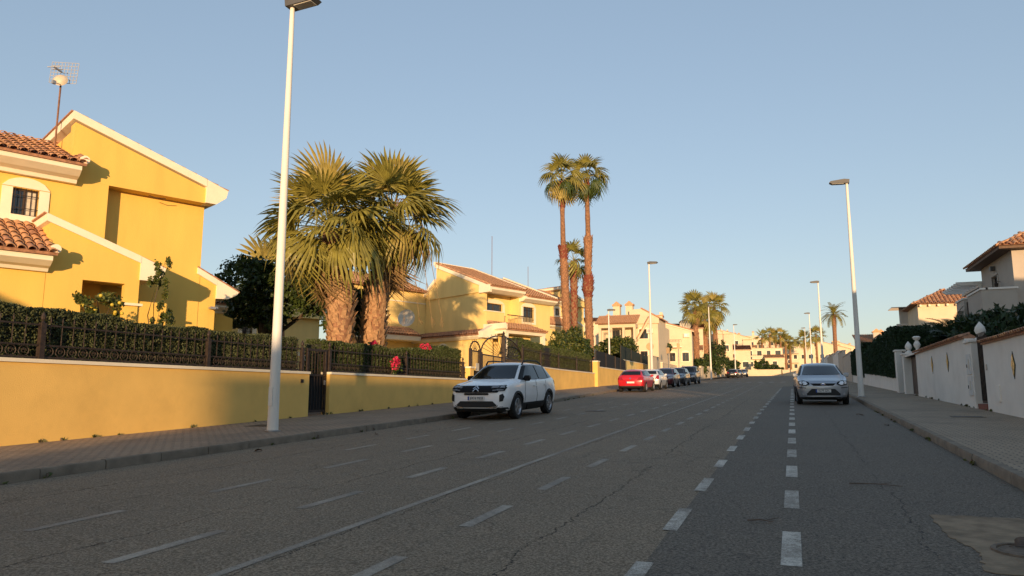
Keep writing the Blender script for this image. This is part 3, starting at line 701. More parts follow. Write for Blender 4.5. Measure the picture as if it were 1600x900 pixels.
def gable_house(label, x, y, az, z0, full=True, group=None, wallm=YEL1, dz=0.):
    """house with a mono-pitch gable turned to the street; heights are for the nearest one, dz lifts it"""
    h = House('yellow_house', label, 'house', x, y, az, z0+dz, group=group); h.z0 = z0    # heights below are in the first house's levels
    zb = z0-.6
    k = -.314
    h.px('wall', wallm, [(-4.04, zb), (0, zb), (0, 7.78), (-4.04, 9.05)], -8, 0)
    h.px('gable_wall', wallm, [(-4.04, 7.53), (-.16, 7.53), (-.16, 8.02), (-4.04, 9.24)], 0, .45)
    h.wall('front_wall', wallm, -9.5, -3.03, .0, .45, zb, 7.50, [(-5.4, -4.77, 6.24, 7.0), (-8.2, -7.3, 6.0, 7.1)])
    h.box('wall', wallm, -4.04, -3.03, .002, .448, 7.50, 7.53)
    h.window(-5.4, -4.77, 6.24, 7.0, .45, bars=5, surround=.25, arch=.28, blind=True)
    h.window(-8.2, -7.3, 6.0, 7.1, .45, bars=6, surround=.25, arch=.28)
    h.box('inner_wall', wallm, -9.5, -4.05, -7.9, -.02, zb, 7.45)
    # verge board and roof slab of the mono-pitch
    def sl(px): return 9.53+k*(px+4.04)
    vg = h.px('verge_board', CREAM, [(-4.12, sl(-4.12)-.24), (-.16, sl(-.16)-.24), (-.16, sl(-.16)), (-4.12, sl(-4.12))], -8.05, .53)
    h.px('eave_return', CREAM, [(-.16, 7.54), (.18, 7.54), (.5, 7.80), (.56, 8.06), (-.16, sl(-.16))], -8.04, .52)
    h.px('roof', TILE2, [(-4.16, sl(-4.16)+.005), (.6, sl(.6)+.005), (.6, sl(.6)+.04), (-4.16, sl(-4.16)+.04)], -8.05, .40)
    tm = h.roofx(.30, -3.0 if full else -2.0, .62, sl(.62)+.03, -4.1, sl(-4.1)+.03, False)
    # left wing roof facing the street
    h.pd('cornice', CREAM, [(.45, 7.36), (.62, 7.36), (.66, 7.46), (.86, 7.52), (1.08, 7.66), (1.08, 7.80), (.45, 8.0)], -9.5, -3.92)
    h.roof(-9.5, -3.82, 1.16, 7.84, -2.4, 9.3, full)
    b = MB()
    b.lathe([(.12, 0), (.13, .12), (.05, .16)], 10, (0, 0, 0), 'y'); b.build('ridge_tile', CREAM, h.t, (-3.86, -1.12, 7.98-h.z0), smooth=40)
    b = MB(); b.tube([(-3.84, -1.1, 7.95-h.z0), (-3.84, 2.3, 9.38-h.z0)], .10, 8); b.build('hip_tile', TILE2, h.t, smooth=50)
    # lower porch volume standing forward
    s2 = lambda px: 6.05-.352*(px+4.79)
    h.wall('porch_wall', wallm, -4.75, -2.46, 1.75, 2.0, zb, 4.52, [(-3.89, -2.83, zb, 4.40)])
    h.px('porch_gable', wallm, [(-4.75, 4.52), (-2.46, 4.52), (-2.46, s2(-2.46)-.2), (-4.75, s2(-4.75)-.2)], .5, 2.0)
    b = MB(); n = 10                                  # arched head of the porch opening
    arc = [(-3.89, 4.41)]+[(-3.36-.53*math.cos(math.pi*i/n), 3.95+.40*math.sin(math.pi*i/n)) for i in range(n+1)]+[(-2.83, 4.41)]
    h.box('porch_side', wallm, -4.75, -4.5, .45, 1.75, zb, 4.52)
    h.box('ledge', CREAM, -2.95, -2.36, 1.70, 2.09, 3.80, 3.87)
    h.px('verge_board', CREAM, [(-4.85, s2(-4.85)-.2), (-2.47, s2(-2.47)-.2), (-2.47, s2(-2.47)), (-4.85, s2(-4.85))], .45, 2.06)
    h.px('eave_return', CREAM, [(-2.47, 4.55), (-2.1, 4.55), (-1.82, 4.76), (-1.78, 4.96), (-2.47, s2(-2.47))], .02, 2.05)
    h.px('roof', TILE2, [(-4.9, s2(-4.9)+.005), (-1.74, s2(-1.74)+.005), (-1.74, s2(-1.74)+.04), (-4.9, s2(-4.9)+.04)], .02, 1.93)
    h.pd('porch_soffit', wallm, [(.02, 4.56), (1.74, 4.56), (1.74, 4.66), (.02, 4.66)], -2.45, -2.12)
    # porch roof on the left
    h.wall('porch_wall', wallm, -9.5, -4.76, 1.75, 1.998, zb, 4.5)
    h.pd('cornice', CREAM, [(1.75, 4.5), (2.12, 4.5), (2.17, 4.58), (2.34, 4.62), (2.55, 4.74), (2.55, 4.88), (1.75, 5.12)], -9.5, -4.74)
    h.roof(-9.5, -4.66, 2.66, 4.92, .46, 6.02, full)
    b = MB(); b.lathe([(.12, 0), (.13, .12), (.05, .16)], 10, (0, 0, 0), 'y'); b.build('ridge_tile', CREAM, h.t, (-4.70, -2.62, 5.05-h.z0), smooth=40)
    # right wing
    s3 = lambda px: 5.45-.49*(px+.11)
    h.px('wing_wall', wallm, [(.0, zb), (.56, zb), (.56, s3(.56)-.18), (.0, s3(0)-.18)], -5, -.02)
    h.px('verge_board', CREAM, [(-.1, s3(-.1)-.2), (.56, s3(.56)-.2), (.56, s3(.56)), (-.1, s3(-.1))], -5.02, .07)
    h.px('eave_return', CREAM, [(.56, 4.48), (.95, 4.50), (1.25, 4.66), (1.31, 4.76), (.56, s3(.56))], -5.02, .065)
    h.px('roof', TILE2, [(-.1, s3(-.1)+.004), (1.35, s3(1.35)+.004), (1.35, s3(1.35)+.06), (-.1, s3(-.1)+.06)], -5, .05)
    h.px('wing_wall', wallm, [(.57, 4.3), (1.75, 4.0), (1.75, zb+3), (1.55, zb+3), (1.0, 3.55), (.57, 3.55)], -5, -1.3)
    h.box('wing_pier', wallm, .57, .95, -5, -1.35, zb, 3.55)
    b = MB(); b.box(-.12, .12, -.22, -.02, 0, .07); b.box(-.16, .02, -.30, -.20, -.02, .05); b.build('wall_lamp', GALV, h.t, (.45, 0, 4.12-h.z0))
    b = MB(); b.tube([(-1.9, -.46, 7.45-h.z0), (-1.7, -.5, 7.40-h.z0), (-1.4, -.48, 7.44-h.z0)], .012, 5); b.build('cable', IRON, h.t)
    return h
H1 = gable_house('bright yellow house with mono-pitch gable on the far left, nearest the camera', -18, 18.2, 24, 1.1)
# aerial of the first house
def aerial(label, loc, hh, dish=True, panel=True, s=1.):
    t = thing('roof_aerial', label, 'antenna', loc); b = MB(); b.tube([(0, 0, -.3), (0, 0, hh)], .03*s, 6); b.build('mast', mat('rusty_mast', (.2, .1, .06), .7, .3, 10), t)
    if panel:
        b = MB()
        for k in range(9):
            u = -.42+.84*k/8; b.box(u-.008, u+.008, -.004, .004, -.33, .33)
            if k < 7: v = -.33+.66*k/6; b.box(-.42, .42, -.004, .004, v-.008, v+.008)
        b.build('grid_reflector', GALV, t, (0.02, .06, hh+.15), (0, R(4), R(20)))
        b = MB(); b.box(-.02, .02, -.4, .0, -.02, .02); b.box(-.2, .2, -.38, -.36, -.012, .012); b.box(-.16, .16, -.2, -.18, -.012, .012); b.build('dipole', GALV, t, (0, 0, hh+.15), (0, 0, R(20)))
    if dish:
        b = MB(); b.lathe([(.02, .045), (.09, .038), (.16, .0), (.20, -.045), (.205, -.04), (.16, .01), (.09, .05), (.02, .055)], 16); b.build('dish', mat('dish_paint', (.62, .52, .38), .5, .1, 5), t, (.12, -.12, hh-.15), (R(75), 0, R(35)), smooth=50)
        b = MB(); b.tube([(.12, -.1, hh-.3), (.4, -.5, hh-.45)], .014, 5); b.box(.37, .45, -.56, -.46, hh-.5, hh-.4); b.build('feed_arm', GALV, t)
    return t
aerial('television aerial with dish on mast above the nearest yellow house', (-20.4, 14.6, 8.6), 2.35)

# second house (gable wall towards the camera, roof falling to the street)
h = House('yellow_house', 'pale yellow two storey house right of the big palms, palm shadow on its wall', 'house', -18.8, 43.7, 21.5, 1.5)
zb = 0.9
h.pd('gable_wall', YEL2, [(0, zb), (0, 8.45), (-4.7, 10.27), (-4.7, 9.25), (-6.0, 8.05), (-6.0, zb)], 0, .25)
h.pd('gable_band', YEL2, [(.0, 8.08), (.0, 8.44), (-4.7, 10.26), (-4.7, 9.27), (-5.9, 8.12), (-5.5, 7.98)], -.10, -.001)
h.pd('inner_wall', YEL2, [(-1.4, zb), (-1.4, 8.2), (-4.7, 9.6), (-4.7, zb)], .26, 3.4)
h.pd('rear_wall', YEL2, [(-4.8, zb), (-4.8, 8.2), (-9, 8.2), (-9, zb)], .26, 12)
rs = lambda d: 8.42-(d-.7)*.387
h.pd('verge_board', CREAM, [(.72, rs(.72)-.02), (.72, rs(.72)-.28), (-4.78, rs(-4.78)-.28), (-4.78, rs(-4.78)-.02)], -.20, .0)
h.pd('cornice', CREAM, [(0, 8.0), (.3, 8.02), (.68, 8.2), (.7, 8.4), (0, 8.66)], -.21, 3.38)
h.px('cornice_end', CREAM, [(-.22, 8.0), (0, 8.0), (0, 8.5), (-.22, 8.5)], -.3, .69)
h.roof(-.16, 3.4, .76, 8.42, -4.8, 10.55)
h.box('ridge', CREAM, -.16, 3.4, -4.95, -4.75, 10.42, 10.66)
h.pd('verge_board', CREAM, [(-4.8, 9.42), (-4.8, 9.2), (-6.5, 7.78), (-6.5, 8.02)], -.2, .26)
for xx in (3.36,): h.pd('verge_cap', CREAM, [(.5, rs(.5)+.02), (.5, rs(.5)+.16), (-4.8, rs(-4.8)+.16), (-4.8, rs(-4.8)+.02)], xx, xx+.22)
# second bay
h.wall('front_wall', YEL2, 3.42, 6.8, -.3, 0, 2.6, 8.0, [(3.85, 5.0, 6.35, 7.42)])
h.window(3.85, 5.0, 6.35, 7.42, 0, bars=6, surround=.2, arch=.3)
h.pd('side_wall', YEL2, [(-.02, 2.6), (-.02, 8.0), (-4.7, 9.7), (-4.7, 2.6)], 3.41, 3.6)
h.pd('side_wall', YEL2, [(-.3, zb), (-.3, 8.0), (-4.7, 9.7), (-4.7, zb)], 6.6, 6.79)
h.box('inner_wall', YEL2, 3.62, 6.58, -4.6, -1.4, zb, 7.9)
h.pd('cornice', CREAM, [(0, 7.72), (.3, 7.74), (.62, 7.9), (.64, 8.06), (0, 8.3)], 3.45, 6.95)
h.roof(3.6, 7.0, .7, 8.08, -4.8, 10.2)
h.pd('verge_cap', CREAM, [(.5, 8.2), (.5, 8.34), (-4.8, 10.4), (-4.8, 10.26)], 6.9, 7.1)
# recessed balcony of the first bay
h.wall('balcony_wall', YEL2, .26, 3.4, -.95, -.8, 5.6, 8.3, [(.95, 2.6, 6.0, 7.5)])
h.window(.95, 2.6, 6.0, 7.5, -.8, bars=0, surround=.2, arch=.28)
h.box('balcony_floor', CREAM, .02, 4.3, -.8, .55, 5.62, 5.8)
h.wall('parapet', YEL2, -.02, 1.75, .0, .18, 4.6, 6.78)
h.box('parapet_cap', CREAM, -.05, 1.78, -.04, .22, 6.78, 6.84)
rail = h.box('railing', IRON, 1.78, 4.3, .42, .46, 6.62, 6.68); h.box('railing_foot', IRON, 1.78, 4.3, .42, .46, 5.86, 5.9, rail)
bm_ = MB(); bm_.box(-.011, .011, -.455, -.425, 5.9-h.z0, 6.62-h.z0); me = bm_.mesh('baluster', mat('cream_iron', (.5, .4, .22), .6, .1, 6))
for k in range(17): obj('baluster', me, rail, (1.85+k*.15, 0, 0))
h.box('ground_wall', YEL2, .0, 6.8, -.3, -.02, zb, 4.6)
# street porch under the balcony
h.pd('porch_beam', CREAM, [(.0, 5.2), (2.1, 5.2), (2.18, 5.45), (.0, 5.6)], -.2, 3.75)
h.roof(-.25, 3.8, 2.3, 5.46, .5, 6.05)
h.px('verge_board', CREAM, [(-.38, 5.5), (-.22, 5.4), (-.22, 5.75), (-.38, 5.85)], .3, 2.3)
for xx in (-.15, 3.5): h.box('column', CREAM, xx, xx+.25, 1.85, 2.1, zb, 5.2)
h.px('porch_arch', YEL2, [(.3, 5.18), (3.3, 5.18)]+[(1.8+1.5*math.cos(math.pi*i/12), 4.1+.95*math.sin(math.pi*i/12)) for i in range(13)], 1.0, 1.15)
# lower roof along the gable side
h.px('side_cornice', CREAM, [(-1.15, 4.85), (-.05, 4.85), (-.05, 5.3), (-1.3, 5.14), (-1.3, 5.0)], -9.2, .85)
M = tile_roof(h.t, (-1.42, -.9, 5.14-h.z0), (0, 10.1, 0), (1.4, 0, .42), False, .23, TILE2); M.matrix_local = basis((-1.42, 9.2, 5.14-h.z0), (0, -10.1, 0), (1.4, 0, .42))
h.px('cornice_end', CREAM, [(-1.4, 4.9), (-.05, 4.9), (-.05, 5.85), (-.5, 5.72), (-1.4, 5.3)], .86, 1.25)
h.box('side_wall', YEL2, -1.0, -.02, -9.2, .8, zb, 4.86)
wv = MB(); n = 12
wv.prism([(-.55*math.cos(math.pi*i/n), .55*math.sin(math.pi*i/n)) for i in range(n+1)], -.03, .0, 'yz'); aw = wv.build('arched_window', GLASSW, h.t, (-1.01, 2.9, 4.1-h.z0))
b = MB(); b.tube([(-.02, -.57*math.cos(math.pi*i/n), .57*math.sin(math.pi*i/n)) for i in range(n+1)], .06, 5)
b.build('frame', CREAM, aw)
b = MB()
for i in range(1, 6): b.box(-.06, -.035, -.01-.5+i*.167, .01-.5+i*.167, 0, math.sqrt(max(.02, .3-(-.5+i*.167)**2)))
b.build('bar', IRON, aw)
# left wing with the dish
h.wall('wing_wall', YEL2, -7.5, -.02, -6.2, -5.95, zb, 8.6, [(-4.6, -3.6, 6.0, 7.3)])
h.window(-4.6, -3.6, 6.0, 7.3, -5.95, bars=5, surround=.18)
h.px('wing_band', CREAM, [(-7.5, 7.7), (-.02, 7.7), (-.02, 7.78), (-7.5, 7.78)], -5.95, -5.9)
h.roof(-7.5, -.25, -5.5, 8.55, -9, 9.9)
h.roof(-7.5, -1.45, -4.6, 5.3, -5.94, 5.9)
h.pd('cornice', CREAM, [(-5.95, 4.95), (-4.7, 4.95), (-4.65, 5.25), (-5.95, 5.5)], -7.5, -1.45)
HB2 = h
def sat_dish(label, loc, rot, r=.62):
    t = thing('satellite_dish', label, 'satellite dish', loc); b = MB()
    b.lathe([(.02, .0), (r*.5, .04), (r*.85, .13), (r, .19), (r*1.02, .20), (r*.85, .16), (r*.5, .07), (.02, .03)], 24); b.build('dish', mat('cream_dish', (.62, .54, .42), .5, .08, 4), t, (0, 0, 0), rot, smooth=40)
    b = MB(); b.tube([(0, 0, 0), (-.25, .25, -.1)], .03, 6); b.build('bracket', GALV, t); b = MB(); b.tube([(0, 0, -r*.7), (.45, -.45, .1)], .015, 5); b.build('feed_arm', GALV, t); return t
sat_dish('large cream satellite dish on pale house wall behind the palm trunk', (-23.4, 41.6, 6.25), (R(82), 0, R(14)), .56)
aerial('thin television mast on the roof of the pale yellow house', (-21.4, 51.2, 10.0), 3.6, False, False, .7)
aerial('small bare aerial rod on the pale yellow house roof', (-19.6, 54.5, 10.0), 1.6, False, False, .6)
# third yellow house, same type as the first, and one behind the trees
H3 = gable_house('yellow gabled house behind the two tall slim palms', -21.93, 79.75, 24, 1.1, False, dz=3.58, wallm=YEL2)
H4 = gable_house('yellow house half hidden behind the big palms and dark tree', -28.0, 38.5, 21.5, 1.1, False, dz=-1.5, wallm=YEL2)

# white villas farther up the left side
def villa(label, x, y, az, z0, W, D, H_, m, seed, roof='flat', tower=False, stairs=False, group='white villas up the left side', name='white_villa', nwin=3, chim=1, wing=None, balc=None):
    rd = random.Random(seed); h = House(name, label, 'house', x, y, az, z0, group=group); zb, zt = z0-.8, z0+H_
    cols = [W*(i+.5)/nwin for i in range(nwin)]; hs = []
    for c in cols:
        for lv in range(int(H_//2.8)):
            w2 = rd.choice((.45, .55, .65)); hs.append((c-w2, c+w2, z0+.95+2.8*lv, z0+2.15+2.8*lv))
    h.wall('front_wall', m, 0, W, -.3, 0, zb, zt, hs)
    for q in hs: h.window(*q, 0, bars=rd.choice((0, 4)), surround=.14, arch=rd.choice((.08, .25, .3)), sm=CREAM)
    if wing:
        xa, xb, wd = wing; zw = z0+2.9
        h.wall('wing_wall', m, xa, xb, wd-.25, wd, zb, zw, [((xa+xb)/2-.5, (xa+xb)/2+.5, z0+.9, z0+2.1)]); h.window((xa+xb)/2-.5, (xa+xb)/2+.5, z0+.9, z0+2.1, wd, bars=4, surround=.12, arch=.2)
        h.box('wing_side', m, xa, xa+.25, .0, wd-.25, zb, zw); h.box('wing_side', m, xb-.25, xb, .0, wd-.25, zb, zw); h.pd('wing_cornice', CREAM, [(.0, zw), (wd+.25, zw), (wd+.3, zw+.15), (.0, zw+.3)], xa-.1, xb+.1); h.roof(xa-.15, xb+.15, wd+.38, zw+.14, .02, zw+1.0)
    if balc:
        xa, xb, zl_ = balc; fl = h.box('balcony', CREAM, xa, xb, 0, 1.2, z0+zl_-.15, z0+zl_); h.box('balcony_front', m, xa, xb, 1.05, 1.2, z0+zl_, z0+zl_+.55, fl); h.box('balcony_rail', IRON, xa, xb, 1.1, 1.14, z0+zl_+.9, z0+zl_+.95, fl)
        for k in range(int((xb-xa)/.4)+1): h.box('balcony_post', IRON, min(xa+.4*k, xb-.03), min(xa+.4*k, xb-.03)+.03, 1.1, 1.13, z0+zl_+.55, z0+zl_+.9, fl)
    # side wall facing the camera, with openings of its own
    s = MB(); s.box(0, .3, .3, D, zb-z0, zt-z0); s.build('side_wall', m, h.t)
    s = MB(); s.box(W-.3, W, .3, D, zb-z0, zt-z0); s.build('side_wall', m, h.t)
    s = MB(); s.box(.3, W-.3, D-.3, D, zb-z0, zt-z0); s.build('rear_wall', m, h.t)
    for k in range(2):
        dd = D*(k+.5)/2; zz = 1.0+2.8*rd.randint(0, max(0, int(H_//2.8)-1))
        o = MB(); o.box(-.03, .01, dd-.45, dd+.45, zz, zz+1.25); w_ = o.build('window', WOODF, h.t); o = MB(); o.box(-.05, -.03, dd-.38, dd+.38, zz+.07, zz+1.18); o.build('pane', GLASSW, w_)
        o = MB(); o.box(-.10, .0, dd-.55, dd+.55, zz-.1, zz); o.build('sill', m, w_)
    if roof == 'flat':
        h.box('roof', BEIGE, .3, W-.3, -D+.3, -.3, zt-.2, zt-.1)
        h.box('coping', TILE, -.06, W+.06, -.36, .06, zt, zt+.08); s = MB(); s.box(-.06, .36, .36, D+.06, H_, H_+.08); s.build('coping', TILE, h.t)
    elif roof == 'street':
        h.pd('gable', m, [(0, zt), (-D, zt), (-D, zt+1.5)], 0, W); h.roof(-.25, W+.25, .4, zt-.05, -D, zt+1.62)
        h.pd('cornice', CREAM, [(0, zt-.25), (.35, zt-.1), (.35, zt), (0, zt)], -.1, W+.1)
    elif roof == 'side':
        h.px('gable', m, [(0, zt), (W, zt), (0, zt+W*.3)], -D, 0); sl_ = tile_roof(h.t, (W+.3, -.3, H_-.04), (0, D+.6, 0), (-W-.3, 0, W*.3+.14), False)
        h.px('verge', CREAM, [(-.1, zt+W*.3-.15), (W+.3, zt-.22), (W+.3, zt-.02), (-.1, zt+W*.3+.06)], .0, .16)
    elif roof == 'hip':
        b = MB(); e = .4; r_ = min(W, D)/2*.55; b.add([(-e, -e, H_), (W+e, -e, H_), (W+e, D+e, H_), (-e, D+e, H_), (W/2-.4, D/2, H_+r_), (W/2+.4, D/2, H_+r_)], [(0, 1, 5, 4), (1, 2, 5), (2, 3, 4, 5), (3, 0, 4), (3, 2, 1, 0)]); b.build('roof', TILE2, h.t)
        tile_roof(h.t, (-e, -e, H_+.02), (W+2*e, 0, 0), (0, D/2+e, r_), False, .25, None) if False else None
    if tower:
        s = MB(); s.box(-.5, 1.6, .3, 2.6, zb-z0, H_+2.2); tw = s.build('tower', m, h.t); s = MB(); s.box(-.62, 1.72, .18, 2.72, H_+2.2, H_+2.35); s.build('coping', TILE, tw)
        for q in ((-.5, .3), (1.2, .3), (-.5, 2.2), (1.2, 2.2)):
            s = MB(); s.box(q[0], q[0]+.4, q[1], q[1]+.4, H_+2.35, H_+2.75); s.build('merlon', m, tw)
    for k in range(chim):
        cx, cy = rd.uniform(1, W-1), rd.uniform(1.2, D-1); s = MB(); s.box(cx-.35, cx+.35, cy-.35, cy+.35, H_-.3, H_+1.5); c_ = s.build('chimney', m, h.t)
        s = MB(); s.box(cx-.45, cx+.45, cy-.45, cy+.45, H_+1.5, H_+1.62); s.prism([(cx-.4, H_+1.62), (cx+.4, H_+1.62), (cx, H_+1.95)], cy-.4, cy+.4, 'xz'); s.build('chimney_cap', TILE, c_)
    if stairs:
        s = MB()
        for k in range(12): s.box(W*.45-1.0, W*.45, -.9-.28*k, -.9-.28*k+.28, 0, 3.0-.25*k)
        s.build('stair', m, h.t); s = MB(); s.box(W*.45-1.15, W*.45-1.0, -4.3, -.6, 0, .6); s.hexa([(W*.45-1.15, -4.3, .6), (W*.45-1.0, -4.3, .6), (W*.45-1.0, -.6, .6), (W*.45-1.15, -.6, .6), (W*.45-1.15, -4.3, .9), (W*.45-1.0, -4.3, .9), (W*.45-1.0, -.6, 4.0), (W*.45-1.15, -.6, 4.0)]); s.build('stair_wall', m, h.t)
    return h
def acunit(h, x, z, d=0):
    a = h.box('air_conditioner', CREAM, x-.4, x+.4, d+.05, d+.38, z, z+.58); b = MB(); b.lathe([(.2, 0), (.2, .02), (.03, .03)], 14, (0, 0, 0), 'y'); b.build('fan_grille', GALV, a, (x-.1, -(d+.41), z+.29-h.z0))

# ------------------------------------------------------------------ cars
RUBBER = mat('tyre_rubber', (.014, .014, .014), .85, .2, 20, .1, 60)
PLAST = mat('black_plastic', (.016, .016, .016), .6, .2, 20)
GLOSSB = mat('gloss_black', (.008, .008, .009), .5, .1, 8, spec=.18)
CGLASS = mat('car_glass', (.010, .012, .014), .04, .1, 1, spec=.42)
ALLOY = mat('alloy_rim', (.42, .42, .43), .35, .1, 8, metal=.8)
ALLOYD = mat('dark_rim', (.05, .05, .052), .4, .1, 8, metal=.5)
CHROME = mat('chrome', (.65, .65, .66), .15, .03, 3, metal=1.)
HEADL = mat('headlamp', (.45, .46, .47), .08, .25, 25, spec=.9, coat=.6)
HEADW = mat('clear_headlamp', (.85, .86, .88), .12, .1, 20, spec=.9, coat=.5)
HEADD = mat('smoked_headlamp', (.16, .165, .17), .2, .3, 25, spec=.5)
TAILL = mat('tail_lamp', (.30, .012, .015), .12, .15, 20, coat=.6)
PLATE = mat('number_plate', (.68, .67, .63), .5, .03, 10)
PBLUE = mat('plate_blue', (.02, .06, .3), .5, .05, 10)
INK = mat('plate_ink', (.01, .01, .012), .6, .05, 10)
def carpaint(name, col, rough=.28, coat=.8, metal=0.): return mat(name, col, rough, .03, 1.5, 0, 60, metal, .5, coat)
def chaikin(p, k=2):
    for _ in range(k):
        q = [p[0]]
        for a, b in zip(p, p[1:]): q += [tuple(.75*x+.25*y for x, y in zip(a, b)), tuple(.25*x+.75*y for x, y in zip(a, b))]
        q.append(p[-1]); p = q
    return p
def wheel_meshes(r, wd, rimm, sp=5):
    t = MB(); h = wd/2
    t.lathe([(r*.66, -h*.9), (r*.80, -h), (r*.93, -h*.98), (r*.985, -h*.8), (r, -h*.45), (r, h*.45), (r*.985, h*.8), (r*.93, h*.98), (r*.80, h), (r*.66, h*.9), (r*.62, 0)], 28, (0, 0, 0), 'x')
    tyre = t.mesh('wheel', RUBBER, 40)
    q = MB(); q.lathe([(r*.50, h*.2), (r*.60, h*.2), (r*.67, h*.92), (r*.645, h*.97), (r*.60, h*.75), (r*.55, h*.3)], 28, (0, 0, 0), 'x', False)
    q.lathe([(.01, h*.78), (r*.13, h*.8), (r*.16, h*.7), (r*.16, h*.3)], 12, (0, 0, 0), 'x')
    for i in range(sp):
        for da in (-.17, .17):
            a = 2*math.pi*i/sp+da; c, s_ = math.cos(a), math.sin(a); e = Vector((0, c, s_)); sd = Vector((0, -s_, c)); a2 = 2*math.pi*i/sp; e0 = Vector((0, math.cos(a2), math.sin(a2)))
            A = e0*r*.12+Vector((h*.78, 0, 0)); B = e*r*.63+Vector((h*.86, 0, 0)); w1, w2 = r*.05, r*.065; dn = Vector((-h*.25, 0, 0))
            q.hexa([A-sd*w1+dn, A+sd*w1+dn, B+sd*w2+dn, B-sd*w2+dn, A-sd*w1, A+sd*w1, B+sd*w2, B-sd*w2])
    rim = q.mesh('rim', rimm, 35)
    k = MB(); k.lathe([(r*.02, h*.1), (r*.62, h*.1), (r*.62, h*.14), (r*.02, h*.14)], 20, (0, 0, 0), 'x'); disc = k.mesh('brake_backing', DARK)
    return tyre, rim, disc
def text_mesh(txt, size):
    cu = bpy.data.curves.new('t', 'FONT'); cu.body = txt; cu.size = size; cu.align_x = 'CENTER'; cu.align_y = 'CENTER'; cu.extrude = .002
    o = bpy.data.objects.new('t', cu); COL.objects.link(o); me = bpy.data.meshes.new_from_object(o.evaluated_get(bpy.context.evaluated_depsgraph_get()))
    bpy.data.objects.remove(o); bpy.data.curves.remove(cu); me.materials.clear(); me.materials.append(INK); return me
